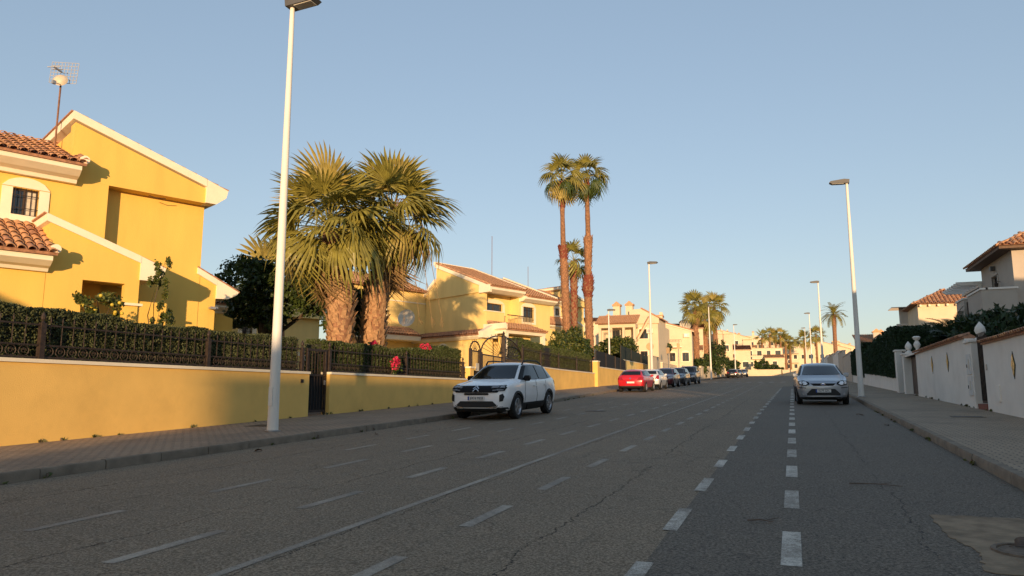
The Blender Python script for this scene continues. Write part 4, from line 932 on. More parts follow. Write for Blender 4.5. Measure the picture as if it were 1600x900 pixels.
class Car:
    def __init__(s, name, label, cat, paint, st, wheels, wr, ww=.215, rimm=ALLOY, arch=None, group=None, spokes=5):
        """st: stations (y, zb, wb, zm, wm, zs, ws, zr, wr, zt) front at -y"""
        s.t = thing(name, label, cat, (0, 0, 0), 0, group); s.paint = paint
        A = np.array(st); ys = []
        for a, b in zip(A[:-1, 0], A[1:, 0]): ys += list(np.linspace(a, b, max(2, int((b-a)/.07)), endpoint=False))
        ys.append(A[-1, 0]); ys = np.array(ys); V = np.stack([np.interp(ys, A[:, 0], A[:, c]) for c in range(1, 10)], 1)
        for _ in range(2): V[1:-1] = .25*V[:-2]+.5*V[1:-1]+.25*V[2:]
        rows = []
        for y, (zb, wb, zm, wm, zs, ws, zr, wr_, zt) in zip(ys, V):
            half = chaikin([(0, zb), (wb*.85, zb), (wb, zb+.05), (wm, zm), (wm*.995, zm+.12), (ws, zs), (ws-.035, zs+.03), (wr_+.05, zr-.05), (wr_*.92, zr+.012), (wr_*.5, zt-.006), (0, zt)], 2)
            rows.append([(x, y, z) for x, z in half]+[(-x, y, z) for x, z in half[-2:0:-1]])
        n = len(rows[0]); b = MB()
        b.add([p for r_ in rows for p in r_], [(i*n+j, i*n+(j+1) % n, (i+1)*n+(j+1) % n, (i+1)*n+j) for i in range(len(rows)-1) for j in range(n)])
        # end caps as fans
        for row, fl in ((0, 1), (len(rows)-1, 0)):
            c = np.mean(rows[row], 0); b.v.append(tuple(c)); ci = len(b.v)-1
            for j in range(n):
                f = (row*n+j, row*n+(j+1) % n, ci); b.f.append(f); b.mi.append(0)
        s.body = b.build('body', [paint, PLAST], s.t, smooth=38)
        s.bvh = BVHTree.FromObject(s.body, bpy.context.evaluated_depsgraph_get()) if False else BVHTree.FromPolygons(b.v, b.f)
        # wheel wells cut out of the body
        cut = MB()
        half = max(V[:, 3])
        for y, r_ in [(q, wr) for q in wheels]:
            for sg in (-1, 1): cut.lathe([(r_*1.10, sg*(half-.30)), (r_*1.10, sg*(half+.2))], 28, (0, y, wr), 'x')
        cm = cut.build('cutter', PLAST); mod = s.body.modifiers.new('c', 'BOOLEAN'); mod.object = cm; mod.operation = 'DIFFERENCE'; mod.solver = 'EXACT'
        bpy.context.view_layer.update(); me = bpy.data.meshes.new_from_object(s.body.evaluated_get(bpy.context.evaluated_depsgraph_get()))
        s.body.modifiers.clear(); s.body.data = me; bpy.data.objects.remove(cm)
        me.materials.clear(); me.materials.append(paint); me.materials.append(PLAST)
        for p in me.polygons:
            c = p.center; k = 0
            for y in wheels:
                rr = math.hypot(c.y-y, c.z-wr)
                if rr < wr*1.12 and abs(c.x) < half-.02 and abs(c.x) > half-.33: k = 1
            if c.z < .27 and abs(p.normal.z) > .6: k = 1
            p.material_index = k
        me.polygons.foreach_set('use_smooth', [True]*len(me.polygons)); me.set_sharp_from_angle(angle=R(38))
        ty, ri, di = wheel_meshes(wr, ww, rimm, spokes)
        for y in wheels:
            for sg in (1, -1):
                w_ = obj('wheel', ty, s.t, (sg*(half-ww/2-.005), y, wr), (0, 0, 0 if sg > 0 else math.pi)); obj('rim', ri, w_); obj('brake_disc', di, w_)
        s.half = half; s.wheels = wheels; s.wr = wr
    def patch(s, name, m, pts, view, off=.006, par=None, mirror=False, step=.06, thick=.012):
        """panel that follows the body: outline pts seen from 'front' (x,z), 'rear' (x,z), 'side' (y,z) or 'top' (x,y)"""
        out = []
        for sg in ((1, -1) if mirror else (1,)):
            P = [Vector(p) for p in pts]
            if view in ('front', 'rear', 'top') and sg < 0: P = [Vector((-p.x, p.y)) for p in P]
            E = []
            for a, c in zip(P, P[1:]+P[:1]):
                k = max(1, int((c-a).length/step)); E += [a+(c-a)*i/k for i in range(k)]
            mn = Vector((min(p.x for p in E), min(p.y for p in E))); mx = Vector((max(p.x for p in E), max(p.y for p in E)))
            n = len(E); I = []
            u = mn.x+step*.6
            while u < mx.x:
                v = mn.y+step*.6
                while v < mx.y:
                    q = Vector((u, v))
                    if all((q-e).length > step*.45 for e in E): I.append(q)
                    v += step
                u += step
            vs, _, fs, *_ = delaunay_2d_cdt(E+I, [(i, (i+1) % n) for i in range(n)], [list(range(n))], 1, 1e-5)
            V3 = []
            for q in vs:
                if view == 'front': o, d = Vector((q.x, -5, q.y)), Vector((0, 1, 0))
                elif view == 'rear': o, d = Vector((q.x, 5, q.y)), Vector((0, -1, 0))
                elif view == 'top': o, d = Vector((q.x, q.y, 5)), Vector((0, 0, -1))
                else: o, d = Vector((sg*5, q.x, q.y)), Vector((-sg, 0, 0))
                hit, nr, _, _ = s.bvh.ray_cast(o, d)
                if hit is None: V3.append(None); continue
                nn = nr if nr.dot(d) < 0 else -nr
                V3.append(hit+nn*(off+.004)-d*off*.5)
            good = [f for f in fs if all(V3[i] is not None for i in f)]
            V3 = [v if v is not None else Vector((0, 0, 0)) for v in V3]
            if not good: continue
            b = MB(); b.add(V3, good); me = b.mesh(name, m)
            bm = bmesh.new(); bm.from_mesh(me); bmesh.ops.delete(bm, geom=[v for v in bm.verts if not v.link_faces], context='VERTS')
            # flip outward, then give it edges
            dd = {'front': Vector((0, -1, 0)), 'rear': Vector((0, 1, 0)), 'top': Vector((0, 0, 1)), 'side': Vector((sg, 0, 0))}[view]
            if sum((f.normal.dot(dd) for f in bm.faces)) < 0: bmesh.ops.reverse_faces(bm, faces=bm.faces)
            r = bmesh.ops.extrude_edge_only(bm, edges=[e for e in bm.edges if e.is_boundary]); nv = [g_ for g_ in r['geom'] if isinstance(g_, bmesh.types.BMVert)]
            bmesh.ops.translate(bm, vec=-dd*thick, verts=nv); bm.to_mesh(me); bm.free()
            me.polygons.foreach_set('use_smooth', [True]*len(me.polygons)); me.set_sharp_from_angle(angle=R(40))
            out.append(obj(name, me, par or s.t))
        return out
    def mirror_part(s, y, z, w=.22, hh=.15, m=None):
        for sg in (1, -1):
            hit, *_ = s.bvh.ray_cast(Vector((sg*5, y, z)), Vector((-sg, 0, 0))); x = abs(hit.x) if hit else s.half
            b = MB(); b.prism([(-.02, -hh*.4), (w*.8, -hh*.5), (w, 0), (w*.9, hh*.5), (w*.25, hh*.5)], -.07, .08, 'xz'); 
            o = b.build('wing_mirror', m or s.paint, s.t, (sg*(x-.01), y, z), (0, 0, 0), bevel=.02)
            if sg < 0: o.scale = (-1, 1, 1)
    def arches(s, w=1.22, m=PLAST):
        for y in s.wheels:
            r0, r1 = s.wr*1.11, s.wr*w; a0 = -.12
            P = [(y+r1*math.cos(a), s.wr+r1*math.sin(a)) for a in np.linspace(a0, math.pi-a0, 18)]+[(y+r0*math.cos(a), s.wr+r0*math.sin(a)) for a in np.linspace(math.pi-a0, a0, 18)]
            s.patch('wheel_arch', m, P, 'side', .012, None, True, .05, .03)
    def plate(s, txt, z, front=True, w=.52, hh=.11, x=0.):
        view = 'front' if front else 'rear'; d = Vector((0, 1 if front else -1, 0))
        hit, *_ = s.bvh.ray_cast(Vector((x, -5 if front else 5, z)), d); y = hit.y-(.018 if front else -.018)
        b = MB(); b.box(-w/2, w/2, -.008, .008, -hh/2, hh/2); p = b.build('number_plate', PLATE, s.t, (x, y, z), (0, 0, 0 if front else math.pi))
        b = MB(); b.box(-w/2, -w/2+.045, -.010, -.0081, -hh/2, hh/2); b.build('plate_band', PBLUE, p)
        if txt: obj('plate_text', text_mesh(txt, .094), p, (.02, -.0105, 0), (R(90), 0, 0), (1.02, 1.1, 1))
        return p
    def handles(s, spots):
        for y, z in spots:
            s.patch('door_handle', s.paint, [(y-.1, z-.018), (y+.1, z-.018), (y+.1, z+.018), (y-.1, z+.018)], 'side', .03, None, True, .05, .03)
    def seam(s, pts, w=.006):
        """door gap: thin dark strip along a (y,z) polyline on both sides"""
        for a, c in zip(pts, pts[1:]):
            a, c = Vector(a), Vector(c); n = Vector((-(c-a).y, (c-a).x)).normalized()*w
            s.patch('door_gap', DARK, [a-n, c-n, c+n, a+n], 'side', .002, None, True, .06, .004)
    def place(s, x, y, rz=0.):
        s.t.location = (x, y, gz(y)+.006); s.t.rotation_euler = (math.atan(SLOPE)*math.cos(rz), 0, rz); return s

def stations(L, W, H, hood, belt, ws0, ws1, re0, re1, nose=.62, tail=1.0, bot=.20, rin=.30):
    """generic car: ws0/ws1 windscreen foot and head (from the nose), re0/re1 roof end and rear-window foot (from the nose)"""
    h = W/2; f = -L/2
    Z = lambda y, zb, wb, zm, wm, zs, ws, zr, wr_, zt: (f+y, zb, wb*h, zm, wm*h, zs, ws*h, zr, wr_*h, zt)
    rf = 1-rin
    return [Z(0, bot+.12, .60, .52, .66, nose+.06, .62, nose+.10, .5, nose+.13), Z(.05, bot+.05, .76, .52, .84, nose+.14, .78, nose+.18, .62, nose+.21),
            Z(.22, bot, .86, .55, .95, hood-.14, .90, hood-.10, .70, hood-.07), Z(.6, bot, .90, .58, .985, hood-.06, .945, hood-.03, .75, hood), Z(ws0-.08, bot, .91, .60, 1, belt-.04, .955, belt+.02, .79, belt+.06),
            Z(ws0, bot, .91, .60, 1, belt-.03, .955, belt+.05, .80, belt+.09), Z(ws1, bot, .91, .62, 1, belt, .955, H-.11, rf, H-.055), Z(ws1+.25, bot, .91, .62, 1, belt, .955, H-.06, rf, H-.012),
            Z((ws1+re0)/2, bot, .91, .62, 1, belt+.01, .955, H-.055, rf, H), Z(re0-.3, bot, .91, .63, .995, belt+.03, .95, H-.085, rf-.01, H-.03), Z(re0, bot+.02, .90, .64, .985, belt+.045, .93, H-.15, rf-.03, H-.08),
            Z(re1, bot+.06, .88, .66, .96, belt+.03, .89, belt+.08, .72, belt+.11), Z(L-.05, bot+.08, .82, .66, .92, tail-.04, .84, tail, .66, tail+.02), Z(L, bot+.14, .72, .62, .82, tail-.12, .72, tail-.08, .55, tail-.06)]
def glazing(c, L, H, belt, ws0, ws1, re0, re1, W, cols=(1.0, 1.95), glass=CGLASS, rear=True, wtop=.575, wbot=.745, third=True):
    f = -L/2; h = W/2
    c.patch('windscreen', glass, [(-h*wbot, belt+.07), (h*wbot, belt+.07), (h*wtop, H-.10), (-h*wtop, H-.10)], 'front', .006, None, False, .08, .006)
    if rear: c.patch('rear_window', glass, [(-h*.70, belt+.12), (h*.70, belt+.12), (h*.62, H-.14), (-h*.62, H-.14)], 'rear', .008, None, False, .08, .006)
    zb, zt = belt+.035, H-.13
    a, b_, d = f+ws0+.30, f+ws1+cols[0], f+ws1+cols[1]
    c.patch('window_band', GLOSSB, [(f+ws0+.10, belt+.055), (a-.02, zb-.012), (f+re0+.17, zb+.055), (f+re0-.10, zt-.02), (f+(ws1+re0)/2, zt+.022), (f+ws1+.12, zt+.02), (f+ws1-.04, H-.15)], 'side', .004, None, True, .06, .006)
    c.patch('door_window', glass, [(a, zb), (b_-.04, zb+.01), (b_-.04, zt), (f+ws1+.20, zt)], 'side', .010, None, True, .08, .006)
    c.patch('door_window', glass, [(b_+.04, zb+.01), (d-.04, zb+.02), (d-.04, zt-.01), (b_+.04, zt)], 'side', .010, None, True, .08, .006)
    if third: c.patch('quarter_window', glass, [(d+.03, zb+.03), (f+re0+.12, zb+.07), (f+re0-.12, zt-.04), (d+.03, zt-.015)], 'side', .010, None, True, .08, .006)

# --- white SUV, front to the camera
WP = carpaint('white_car_paint', (.90, .89, .87))
L_, W_, H_ = 4.5, 1.88, 1.66
c = Car('suv', 'white SUV parked facing the camera beside the yellow wall', 'car', WP, stations(L_, W_, H_, 1.06, 1.08, 1.15, 1.95, 4.02, 4.36, .70, 1.05, .21, .34), (-1.36, 1.37), .355, .225, ALLOY, group='parked cars')
SUV = c
glazing(c, L_, H_, 1.08, 1.15, 1.95, 4.02, 4.36, W_, (.85, 1.72))
c.arches(1.27)
c.patch('sill_cladding', PLAST, [(-.92, .22), (.92, .22), (.96, .45), (-.96, .45)], 'side', .012, None, True, .08, .03)
c.patch('air_bump', GLOSSB, [(-.55, .26), (.62, .26), (.66, .40), (-.62, .40)], 'side', .026, None, True, .08, .02)
c.patch('upper_grille', GLOSSB, [(-.64, .775), (.64, .775), (.74, .885), (.70, .955), (-.70, .955), (-.74, .885)], 'front', .012, None, False, .05, .03)
for zz in (.955,):
    c.patch('grille_strip', CHROME, [(-.60, zz-.006), (.60, zz-.006), (.60, zz+.006), (-.60, zz+.006)], 'front', .019, None, False, .06, .008)
for k in (0, .055):   # double chevron emblem
    c.patch('emblem', CHROME, [(-.09, .80+k), (0, .86+k), (.09, .80+k), (.09, .825+k), (0, .885+k), (-.09, .825+k)], 'front', .030, None, False, .04, .012)
c.patch('headlamp', GLOSSB, [(.40, .80), (.80, .82), (.83, .90), (.80, .965), (.42, .945)], 'front', .018, None, True, .04, .03)
for q in ([(.46, .885), (.62, .885), (.64, .935), (.46, .925)], [(.66, .885), (.80, .89), (.80, .94), (.67, .935)], [(.50, .815), (.78, .83), (.78, .86), (.50, .845)]):
    c.patch('headlamp_lens', HEADD, q, 'front', .026, None, True, .03, .01)
c.patch('slot_intake', PLAST, [(-.36, .705), (.36, .705), (.39, .735), (.36, .765), (-.36, .765), (-.39, .735)], 'front', .010, None, False, .05, .02)
c.patch('lower_grille', PLAST, [(-.56, .36), (.56, .36), (.62, .43), (.50, .535), (-.50, .535), (-.62, .43)], 'front', .010, None, False, .05, .02)
c.patch('bumper_lip', PLAST, [(-.86, .24), (.86, .24), (.90, .36), (.66, .37), (.60, .335), (-.60, .335), (-.66, .37), (-.90, .36)], 'front', .012, None, False, .05, .03)
c.patch('skid_plate', CHROME, [(.36, .345), (.62, .36), (.66, .43), (.58, .40)], 'front', .024, None, True, .04, .015)
c.patch('side_intake', PLAST, [(.70, .52), (.78, .54), (.81, .66), (.77, .74), (.70, .70)], 'front', .012, None, True, .03, .02)
c.patch('fog_lamp', HEADL, [(.70, .355), (.77, .36), (.77, .40), (.70, .395)], 'front', .022, None, True, .03, .01)
c.plate('6974 MKR', .615)
c.mirror_part(-.62, 1.16, .22, .17, GLOSSB)
c.handles([(.02, .93), (.98, .95)])
c.seam([(-.78, .45), (-.80, .75), (-.68, 1.07)]); c.seam([(.24, .45), (.22, 1.08)]); c.seam([(.98, .62), (1.08, .80), (1.12, 1.08)])
for sg in (1, -1):
    b = MB(); b.tube([(sg*.60, -.20, 1.575), (sg*.60, -.05, 1.68), (sg*.60, .4, 1.70), (sg*.60, 1.1, 1.69), (sg*.59, 1.5, 1.60)], .025, 6); b.build('roof_rail', GLOSSB, c.t, smooth=50)
c.patch('tail_lamp', TAILL, [(.52, .92), (.84, .92), (.84, 1.06), (.56, 1.06)], 'rear', .012, None, True, .04, .02); c.plate('', .72, False)
c.place(-8.38, 21.3, R(-1.0))

# --- silver minivan on the right
SP = carpaint('silver_car_paint', (.37, .40, .44), .30, .7, .55)
L_, W_, H_ = 4.37, 1.83, 1.58
c = Car('minivan', 'silver minivan standing on the right, facing the camera', 'car', SP, stations(L_, W_, H_, 1.0, 1.05, .95, 1.95, 3.95, 4.22, .66, 1.02, .19, .33), (-1.30, 1.34), .32, .205, ALLOY, group='parked cars')
glazing(c, L_, H_, 1.05, .95, 1.95, 3.95, 4.22, W_, (.8, 1.65))
c.patch('headlamp', GLOSSB, [(.45, .77), (.60, .705), (.81, .745), (.84, .87), (.66, .90), (.49, .84)], 'front', .012, None, True, .04, .03)
c.patch('headlamp_lens', HEADW, [(.52, .775), (.60, .74), (.68, .75), (.70, .85), (.58, .85)], 'front', .022, None, True, .03, .012)
c.patch('headlamp_lens', HEADW, [(.71, .765), (.78, .77), (.80, .85), (.73, .855)], 'front', .022, None, True, .03, .012)
c.patch('upper_grille', GLOSSB, [(-.34, .715), (.34, .715), (.44, .80), (-.44, .80)], 'front', .008, None, False, .05, .02)
c.patch('grille_strip', CHROME, [(-.42, .795), (.42, .795), (.44, .815), (-.44, .815)], 'front', .016, None, False, .05, .01)
c.patch('emblem', CHROME, [(.085*math.cos(a), .762+.032*math.sin(a)) for a in np.linspace(0, 2*math.pi, 14, endpoint=False)], 'front', .026, None, False, .03, .01)
c.patch('emblem_field', PBLUE, [(.068*math.cos(a), .762+.022*math.sin(a)) for a in np.linspace(0, 2*math.pi, 14, endpoint=False)], 'front', .031, None, False, .03, .004)
c.patch('lower_grille', PLAST, [(-.56, .36), (.56, .36), (.58, .42), (.40, .60), (-.40, .60), (-.58, .42)], 'front', .008, None, False, .05, .02)
c.patch('bumper_lip', SP, [(-.60, .315), (.60, .315), (.64, .355), (-.64, .355)], 'front', .02, None, False, .05, .02)
c.patch('valance', PLAST, [(-.84, .20), (.84, .20), (.84, .30), (-.84, .30)], 'front', .008, None, False, .05, .02)
c.patch('fog_lamp', HEADL, [(.70+.045*math.cos(a), .42+.045*math.sin(a)) for a in np.linspace(0, 2*math.pi, 10, endpoint=False)], 'front', .01, None, True, .03, .01)
c.patch('bumper_strip', PLAST, [(.60, .62), (.84, .64), (.84, .665), (.60, .645)], 'front', .008, None, True, .04, .01)
c.plate('9279 GPL', .525)
c.mirror_part(-.92, 1.10, .22, .15)
c.handles([(-.1, .90), (.85, .92)]); c.seam([(-.85, .35), (-.86, 1.03)]); c.seam([(.16, .35), (.14, 1.04)]); c.seam([(1.0, .7), (1.06, 1.05)])
b = MB(); b.tube([(0, -.05, 1.565), (0, .12, 1.80)], .006, 5); b.build('aerial', PLAST, c.t)
c.arches(1.10, DARK)
c.patch('tail_lamp', TAILL, [(.62, .85), (.84, .85), (.80, 1.2), (.70, 1.2)], 'rear', .012, None, True, .05, .02)
c.place(.98, 31.6, R(1.5))

# --- generic builder for the parked row
def parked(name, label, cat, paint, L, W, H, hood, belt, ws0, ws1, re0, re1, x, y, rear_view, tail=1.0, wr=.315, plate='', kind='hatch', rin=.32, rz=0., wheels=None, rails=False, rimm=ALLOY):
    c = Car(name, label, cat, paint, stations(L, W, H, hood, belt, ws0, ws1, re0, re1, .64, tail, .20, rin), wheels or (-L/2+.86, L/2-.80), wr, .205, rimm, group='parked cars')
    glazing(c, L, H, belt, ws0, ws1, re0, re1, W, (.78, 1.55))
    h = W/2
    c.patch('headlamp', HEADL, [(h*.52, .70), (h*.88, .74), (h*.90, .84), (h*.56, .82)], 'front', .014, None, True, .05, .03)
    c.patch('upper_grille', GLOSSB, [(-h*.45, .68), (h*.45, .68), (h*.5, .80), (-h*.5, .80)], 'front', .008, None, False, .06, .02)
    c.patch('lower_grille', PLAST, [(-h*.6, .30), (h*.6, .30), (h*.5, .48), (-h*.5, .48)], 'front', .008, None, False, .06, .02)
    c.patch('tail_lamp', TAILL, [(h*.50, belt-.20), (h*.90, belt-.18), (h*.92, belt-.03), (h*.60, belt-.03)] if kind == 'hatch' else [(h*.62, belt-.26), (h*.92, belt-.22), (h*.88, belt+.05), (h*.74, belt+.02)], 'rear', .012, None, True, .05, .02)
    c.patch('rear_valance', PLAST, [(-h*.86, .26), (h*.86, .26), (h*.88, .40), (-h*.88, .40)], 'rear', .010, None, False, .06, .02)
    c.patch('valance', PLAST, [(-h*.86, .22), (h*.86, .22), (h*.86, .29), (-h*.86, .29)], 'front', .008, None, False, .06, .02)
    c.plate(plate, .62, False); c.plate('', .50, True)
    c.patch('emblem', CHROME, [(.05*math.cos(a), belt-.10+.05*math.sin(a)) for a in np.linspace(0, 2*math.pi, 10, endpoint=False)], 'rear', .016, None, False, .03, .01)
    c.mirror_part(-L/2+ws0+.30, belt+.06, .2, .14)
    c.handles([(-L/2+ws1+.55, belt-.14), (-L/2+ws1+1.4, belt-.12)]); c.seam([(-L/2+ws0+.18, .4), (-L/2+ws0+.12, belt-.03)]); c.seam([(-L/2+ws1+.80, .4), (-L/2+ws1+.78, belt)])
    if rails:
        for sg in (1, -1): b = MB(); b.tube([(sg*h*.62, -.3, H-.07), (sg*h*.62, -.1, H+.03), (sg*h*.62, L*.28, H+.02), (sg*h*.62, L*.34, H-.09)], .02, 6); b.build('roof_rail', PLAST, c.t)
    return c.place(x, y, math.pi+rz if rear_view else rz)
RP = carpaint('red_car_paint', (.50, .012, .022)); DRP = carpaint('dark_red_car_paint', (.10, .008, .014), .28, .8, .3)
BP = carpaint('black_car_paint', (.012, .013, .016)); BP2 = carpaint('blue_black_car_paint', (.016, .02, .03)); GP = carpaint('grey_car_paint', (.16, .17, .18), .3, .8, .5)
WP2 = carpaint('pearl_white_paint', (.62, .64, .66))
parked('hatchback', 'red hatchback parked tail to camera, first of the parked row', 'car', RP, 4.32, 1.78, 1.46, .92, .96, 1.05, 1.85, 3.72, 4.18, -9.68, 48.3, True, .92, .315)
parked('hatchback', 'white hatchback parked tail to camera behind the red car', 'car', WP2, 4.36, 1.78, 1.47, .93, .98, 1.05, 1.85, 3.75, 4.2, -9.72, 54.2, True, .94, .32, kind='tall', rz=R(1))
parked('compact_suv', 'dark red car facing the camera, third in the parked row', 'car', DRP, 4.3, 1.8, 1.58, 1.0, 1.04, 1.05, 1.8, 3.8, 4.15, -9.75, 60.7, False, 1.02, .34)
parked('estate_car', 'black car with bright rims facing the camera, fourth in the row', 'car', BP, 4.4, 1.82, 1.62, 1.02, 1.06, 1.1, 1.8, 3.9, 4.25, -9.72, 67.0, False, 1.04, .345, rails=True)
parked('off_roader', 'boxy black off-roader at the far end of the parked row', 'car', BP2, 4.6, 1.86, 1.78, 1.10, 1.14, 1.15, 1.75, 4.25, 4.45, -9.70, 74.4, False, 1.1, .37, rails=True, rin=.24)
parked('hatchback', 'black hatchback far up the street beyond the crossing', 'car', BP, 4.3, 1.8, 1.5, .95, 1.0, 1.05, 1.8, 3.7, 4.15, -9.3, 127, True, .98, .32)
parked('saloon_car', 'dark car half hidden behind the far black hatchback', 'car', BP2, 4.4, 1.8, 1.46, .93, .97, 1.05, 1.8, 3.7, 4.15, -9.1, 134.5, False, .95, .32)
parked('hatchback', 'small grey car, farthest parked car up the street', 'car', GP, 4.2, 1.76, 1.46, .93, .97, 1.05, 1.8, 3.6, 4.05, -8.7, 143, False, .95, .31)

# ------------------------------------------------------------------ palms and trees of the left side
def hero_trunk(h0, lean, r): return [(0, 0, -.3, r*1.05), (lean*.3, 0, h0*.4, r), (lean*.8, 0, h0*.85, r*.9), (lean, 0, h0, r*.7)]
zg = gz(22)+.5
palm('left one of two thick-trunked fan palms behind the second fence', (-15.3, 22.3, zg), [(0, 0, -.3, .42), (.0, 0, 1.6, .42), (-.05, .0, 3.8, .46), (-.4, -.15, 5.7, .34), (-.5, -.2, 6.2, .22)], (-.5, -.2, 6.3), 42, FS_HERO, 1.02, 3, 10, 'big fan palms behind the second fence', [(.8, 5.6, 330, .30, BOOT)], lo=-38)
palm('right one of two thick-trunked fan palms behind the second fence', (-15.4, 24.6, zg), [(0, 0, -.3, .40), (0, 0, 1.3, .42), (.05, .1, 3.6, .48), (.4, .3, 6.0, .36), (.55, .4, 7.0, .22)], (.55, .4, 7.15), 46, FS_HERO, 1.04, 8, 14, 'big fan palms behind the second fence', [(1.2, 6.5, 380, .31, BOOT)], lo=-40)
p_ = [o for o in bpy.data.objects if o.name.startswith('fan_palm')][-1]
for k in range(5):
    b = MB(); a = .3+.25*k; pts = [(.55+math.cos(a)*q*1.0, .4-math.sin(a)*q*.5, 7.3+1.1*math.sin(q*1.4)-q*q*.55) for q in np.linspace(0, 2.6, 9)]
    b.tube(pts, [.025*(1-i/10)+.004 for i in range(9)], 4)
    for q in pts[4:]:
        for j in range(5): b.tube([q, (q[0]+random.uniform(-.15, .15), q[1]+random.uniform(-.1, .1), q[2]-random.uniform(.2, .45))], .006, 3)
    b.build('flower_stalk', FRONDY, p_)
T1, T2 = 19.0-2.0, 19.2-2.4
palm('left one of the two very tall slim palms before the yellow house', (-17.0, 57.0, 2.2), [(0, 0, -.3, .36), (-.1, 0, 3.5, .34), (-.35, 0, 10.9, .33), (-.36, 0, 11.2, .44), (-.36, 0, 11.3, .22), (-.42, 0, 15.6, .19), (-.44, 0, 16.0, .30), (-.44, 0, 17.0, .26)], (-.44, 0, 17.3), 25, FS_TALL, 1.08, 21, 3, 'two very tall slim palms',
     [(.5, 10.2, 460, .19, BOOT2), (10.3, 11.4, 70, .26, BOOTR), (14.7, 16.9, 90, .20, BOOTR)], lo=-58)
palm('right one of the two very tall slim palms before the yellow house', (-17.1, 64.3, 2.2), [(0, 0, -.3, .36), (-.05, 0, 4, .36), (-.15, 0, 8.3, .35), (-.15, 0, 8.6, .50), (-.1, 0, 9.8, .46), (-.1, 0, 10, .28), (-.05, 0, 13.6, .42), (-.05, 0, 13.8, .24), (-.1, 0, 18.3, .21), (-.1, 0, 18.6, .3), (-.1, 0, 19.3, .22)], (-.1, 0, 19.5), 25, FS_TALL, 1.16, 22, 3, 'two very tall slim palms',
     [(.5, 7.8, 330, .20, BOOT2), (7.9, 10.0, 150, .30, BOOTR), (10.2, 13.8, 170, .23, BOOT2), (17.4, 19.3, 60, .22, BOOTR)], lo=-58)
palm('shorter fan palm whose head shows between the two tall slim palms', (-19.8, 68.5, 2.5), [(0, 0, -.3, .35), (0, 0, 5, .32), (0, 0, 11.6, .4), (0, 0, 12, .3)], (0, 0, 12.0), 15, FS_MID, 1.15, 23, 0, None, [(4, 11.6, 120, .26, BOOTR)], lo=-60)
for lb, x, y, zc, s_, sd, bm2 in [('left palm of the group of three beyond the parked cars', -14.0, 117.5, 15.0, 1.45, 31, BOOT2), ('middle and shaggiest palm of the group of three', -14.0, 131, 14.4, 1.4, 32, BOOT2), ('right palm of the group of three beyond the parked cars', -14.0, 149, 18.4, 1.75, 33, BOOT2)]:
    zl = gz(y)+.3
    palm(lb, (x, y, zl), [(0, 0, -.5, .5), (0, 0, (zc-zl)*.5, .5), (0, 0, zc-zl-1, .34), (0, 0, zc-zl, .25)], (0, 0, zc-zl), 34, FS_MID, s_, sd, 6, 'group of three palms', [(1, zc-zl-1, 130, .35, bm2)], lo=-62)
for i, (lb, x, y, zc) in enumerate([('first palm from the left in the far palm row', -7.0, 198, 15.9), ('second palm from the left in the far palm row', -5.2, 200, 16.6), ('third palm from the left in the far palm row', -3.8, 204, 16.2), ('fourth palm from the left in the far palm row', -2.6, 203, 16.6), ('fifth palm from the left in the far palm row', -1.4, 206, 15.3), ('last palm on the right in the far palm row', -.3, 208, 14.8)]):
    zl = gz(y); palm(lb, (x, y, zl), [(0, 0, -.5, .34), (0, 0, 4, .3), (.1, 0, zc-zl, .24)], (.1, 0, zc-zl), 17, FS_MID, 1.2, 40+i, 0, 'far palm row left of the street end', lo=-35)
palm('small far palm behind the second right-hand lamp', (3.4, 212, gz(212)), [(0, 0, -.5, .3), (0, 0, 9.2, .22)], (0, 0, 9.2), 22, FS_MID, 1.4, 51, 0, lo=-45)
palm('far palm just left of the right-hand lone palm', (6.5, 214, gz(214)), [(0, 0, -.5, .3), (0, 0, 10.4, .22)], (0, 0, 10.4), 22, FS_MID, 1.5, 52, 0, lo=-45)
date_palm('lone feathery palm above the right-hand walls beside the lamp', (6.15, 118, gz(118)), 9.4, 34, FE2, 1.18, 61, .30, -45)
palm('palm tops behind the dark tree beside the first yellow house', (-25.5, 31.5, 1.5), [(0, 0, -.3, .35), (0, 0, 5.4, .3)], (0, 0, 5.7), 26, FS_MID, 1.4, 70, 0, lo=-20)

tree('broadleaf_tree', 'dark shaded tree between the first yellow house and the palms', (-20.9, 24.9, 1.0), 6.0, [((-.6, -.6, 5.0), (1.5, 1.2, 1.2)), ((.9, .6, 5.2), (1.5, 1.3, 1.3)), ((2.0, 1.6, 4.2), (1.2, 1.1, 1.0)), ((-.9, 0, 3.9), (1.2, 1.0, .9)), ((.6, .2, 4.0), (1.4, 1.2, 1.0))], 12000, .13, [LEAFD, LEAFM, LEAFM], tr=.2, elong=1.5)
tree('broadleaf_tree', 'leafy tree showing between the two big palm trunks', (-17.4, 26.8, 1.2), 4.6, [((0, 0, 3.6), (1.1, 1.2, .9)), ((-.4, 1.2, 4.2), (1.0, 1.0, .9)), ((.2, -1.2, 3.4), (.9, .9, .7))], 7000, .14, [LEAFD, LEAFM, LEAFY], tr=.12)
tree('citrus_tree', 'small citrus tree with fruit against the first yellow house', (-15.9, 12.8, 1.32), 2.4, [((0, 0, 2.25), (.5, .5, .42)), ((.1, .35, 2.1), (.4, .4, .35))], 1500, .055, [LEAFM, LEAFY], tr=.05)
ct = [o for o in bpy.data.objects if o.name.startswith('citrus_tree')][-1]
fr = MB(); fr.lathe([(.005, -.045), (.035, -.03), (.047, 0), (.035, .03), (.005, .045)], 8); fm = fr.mesh('fruit', FRUIT, 80)
for k in range(12): obj('fruit', fm, ct, (random.uniform(-.1, .55), random.uniform(-.45, .6), random.uniform(1.95, 2.5)))
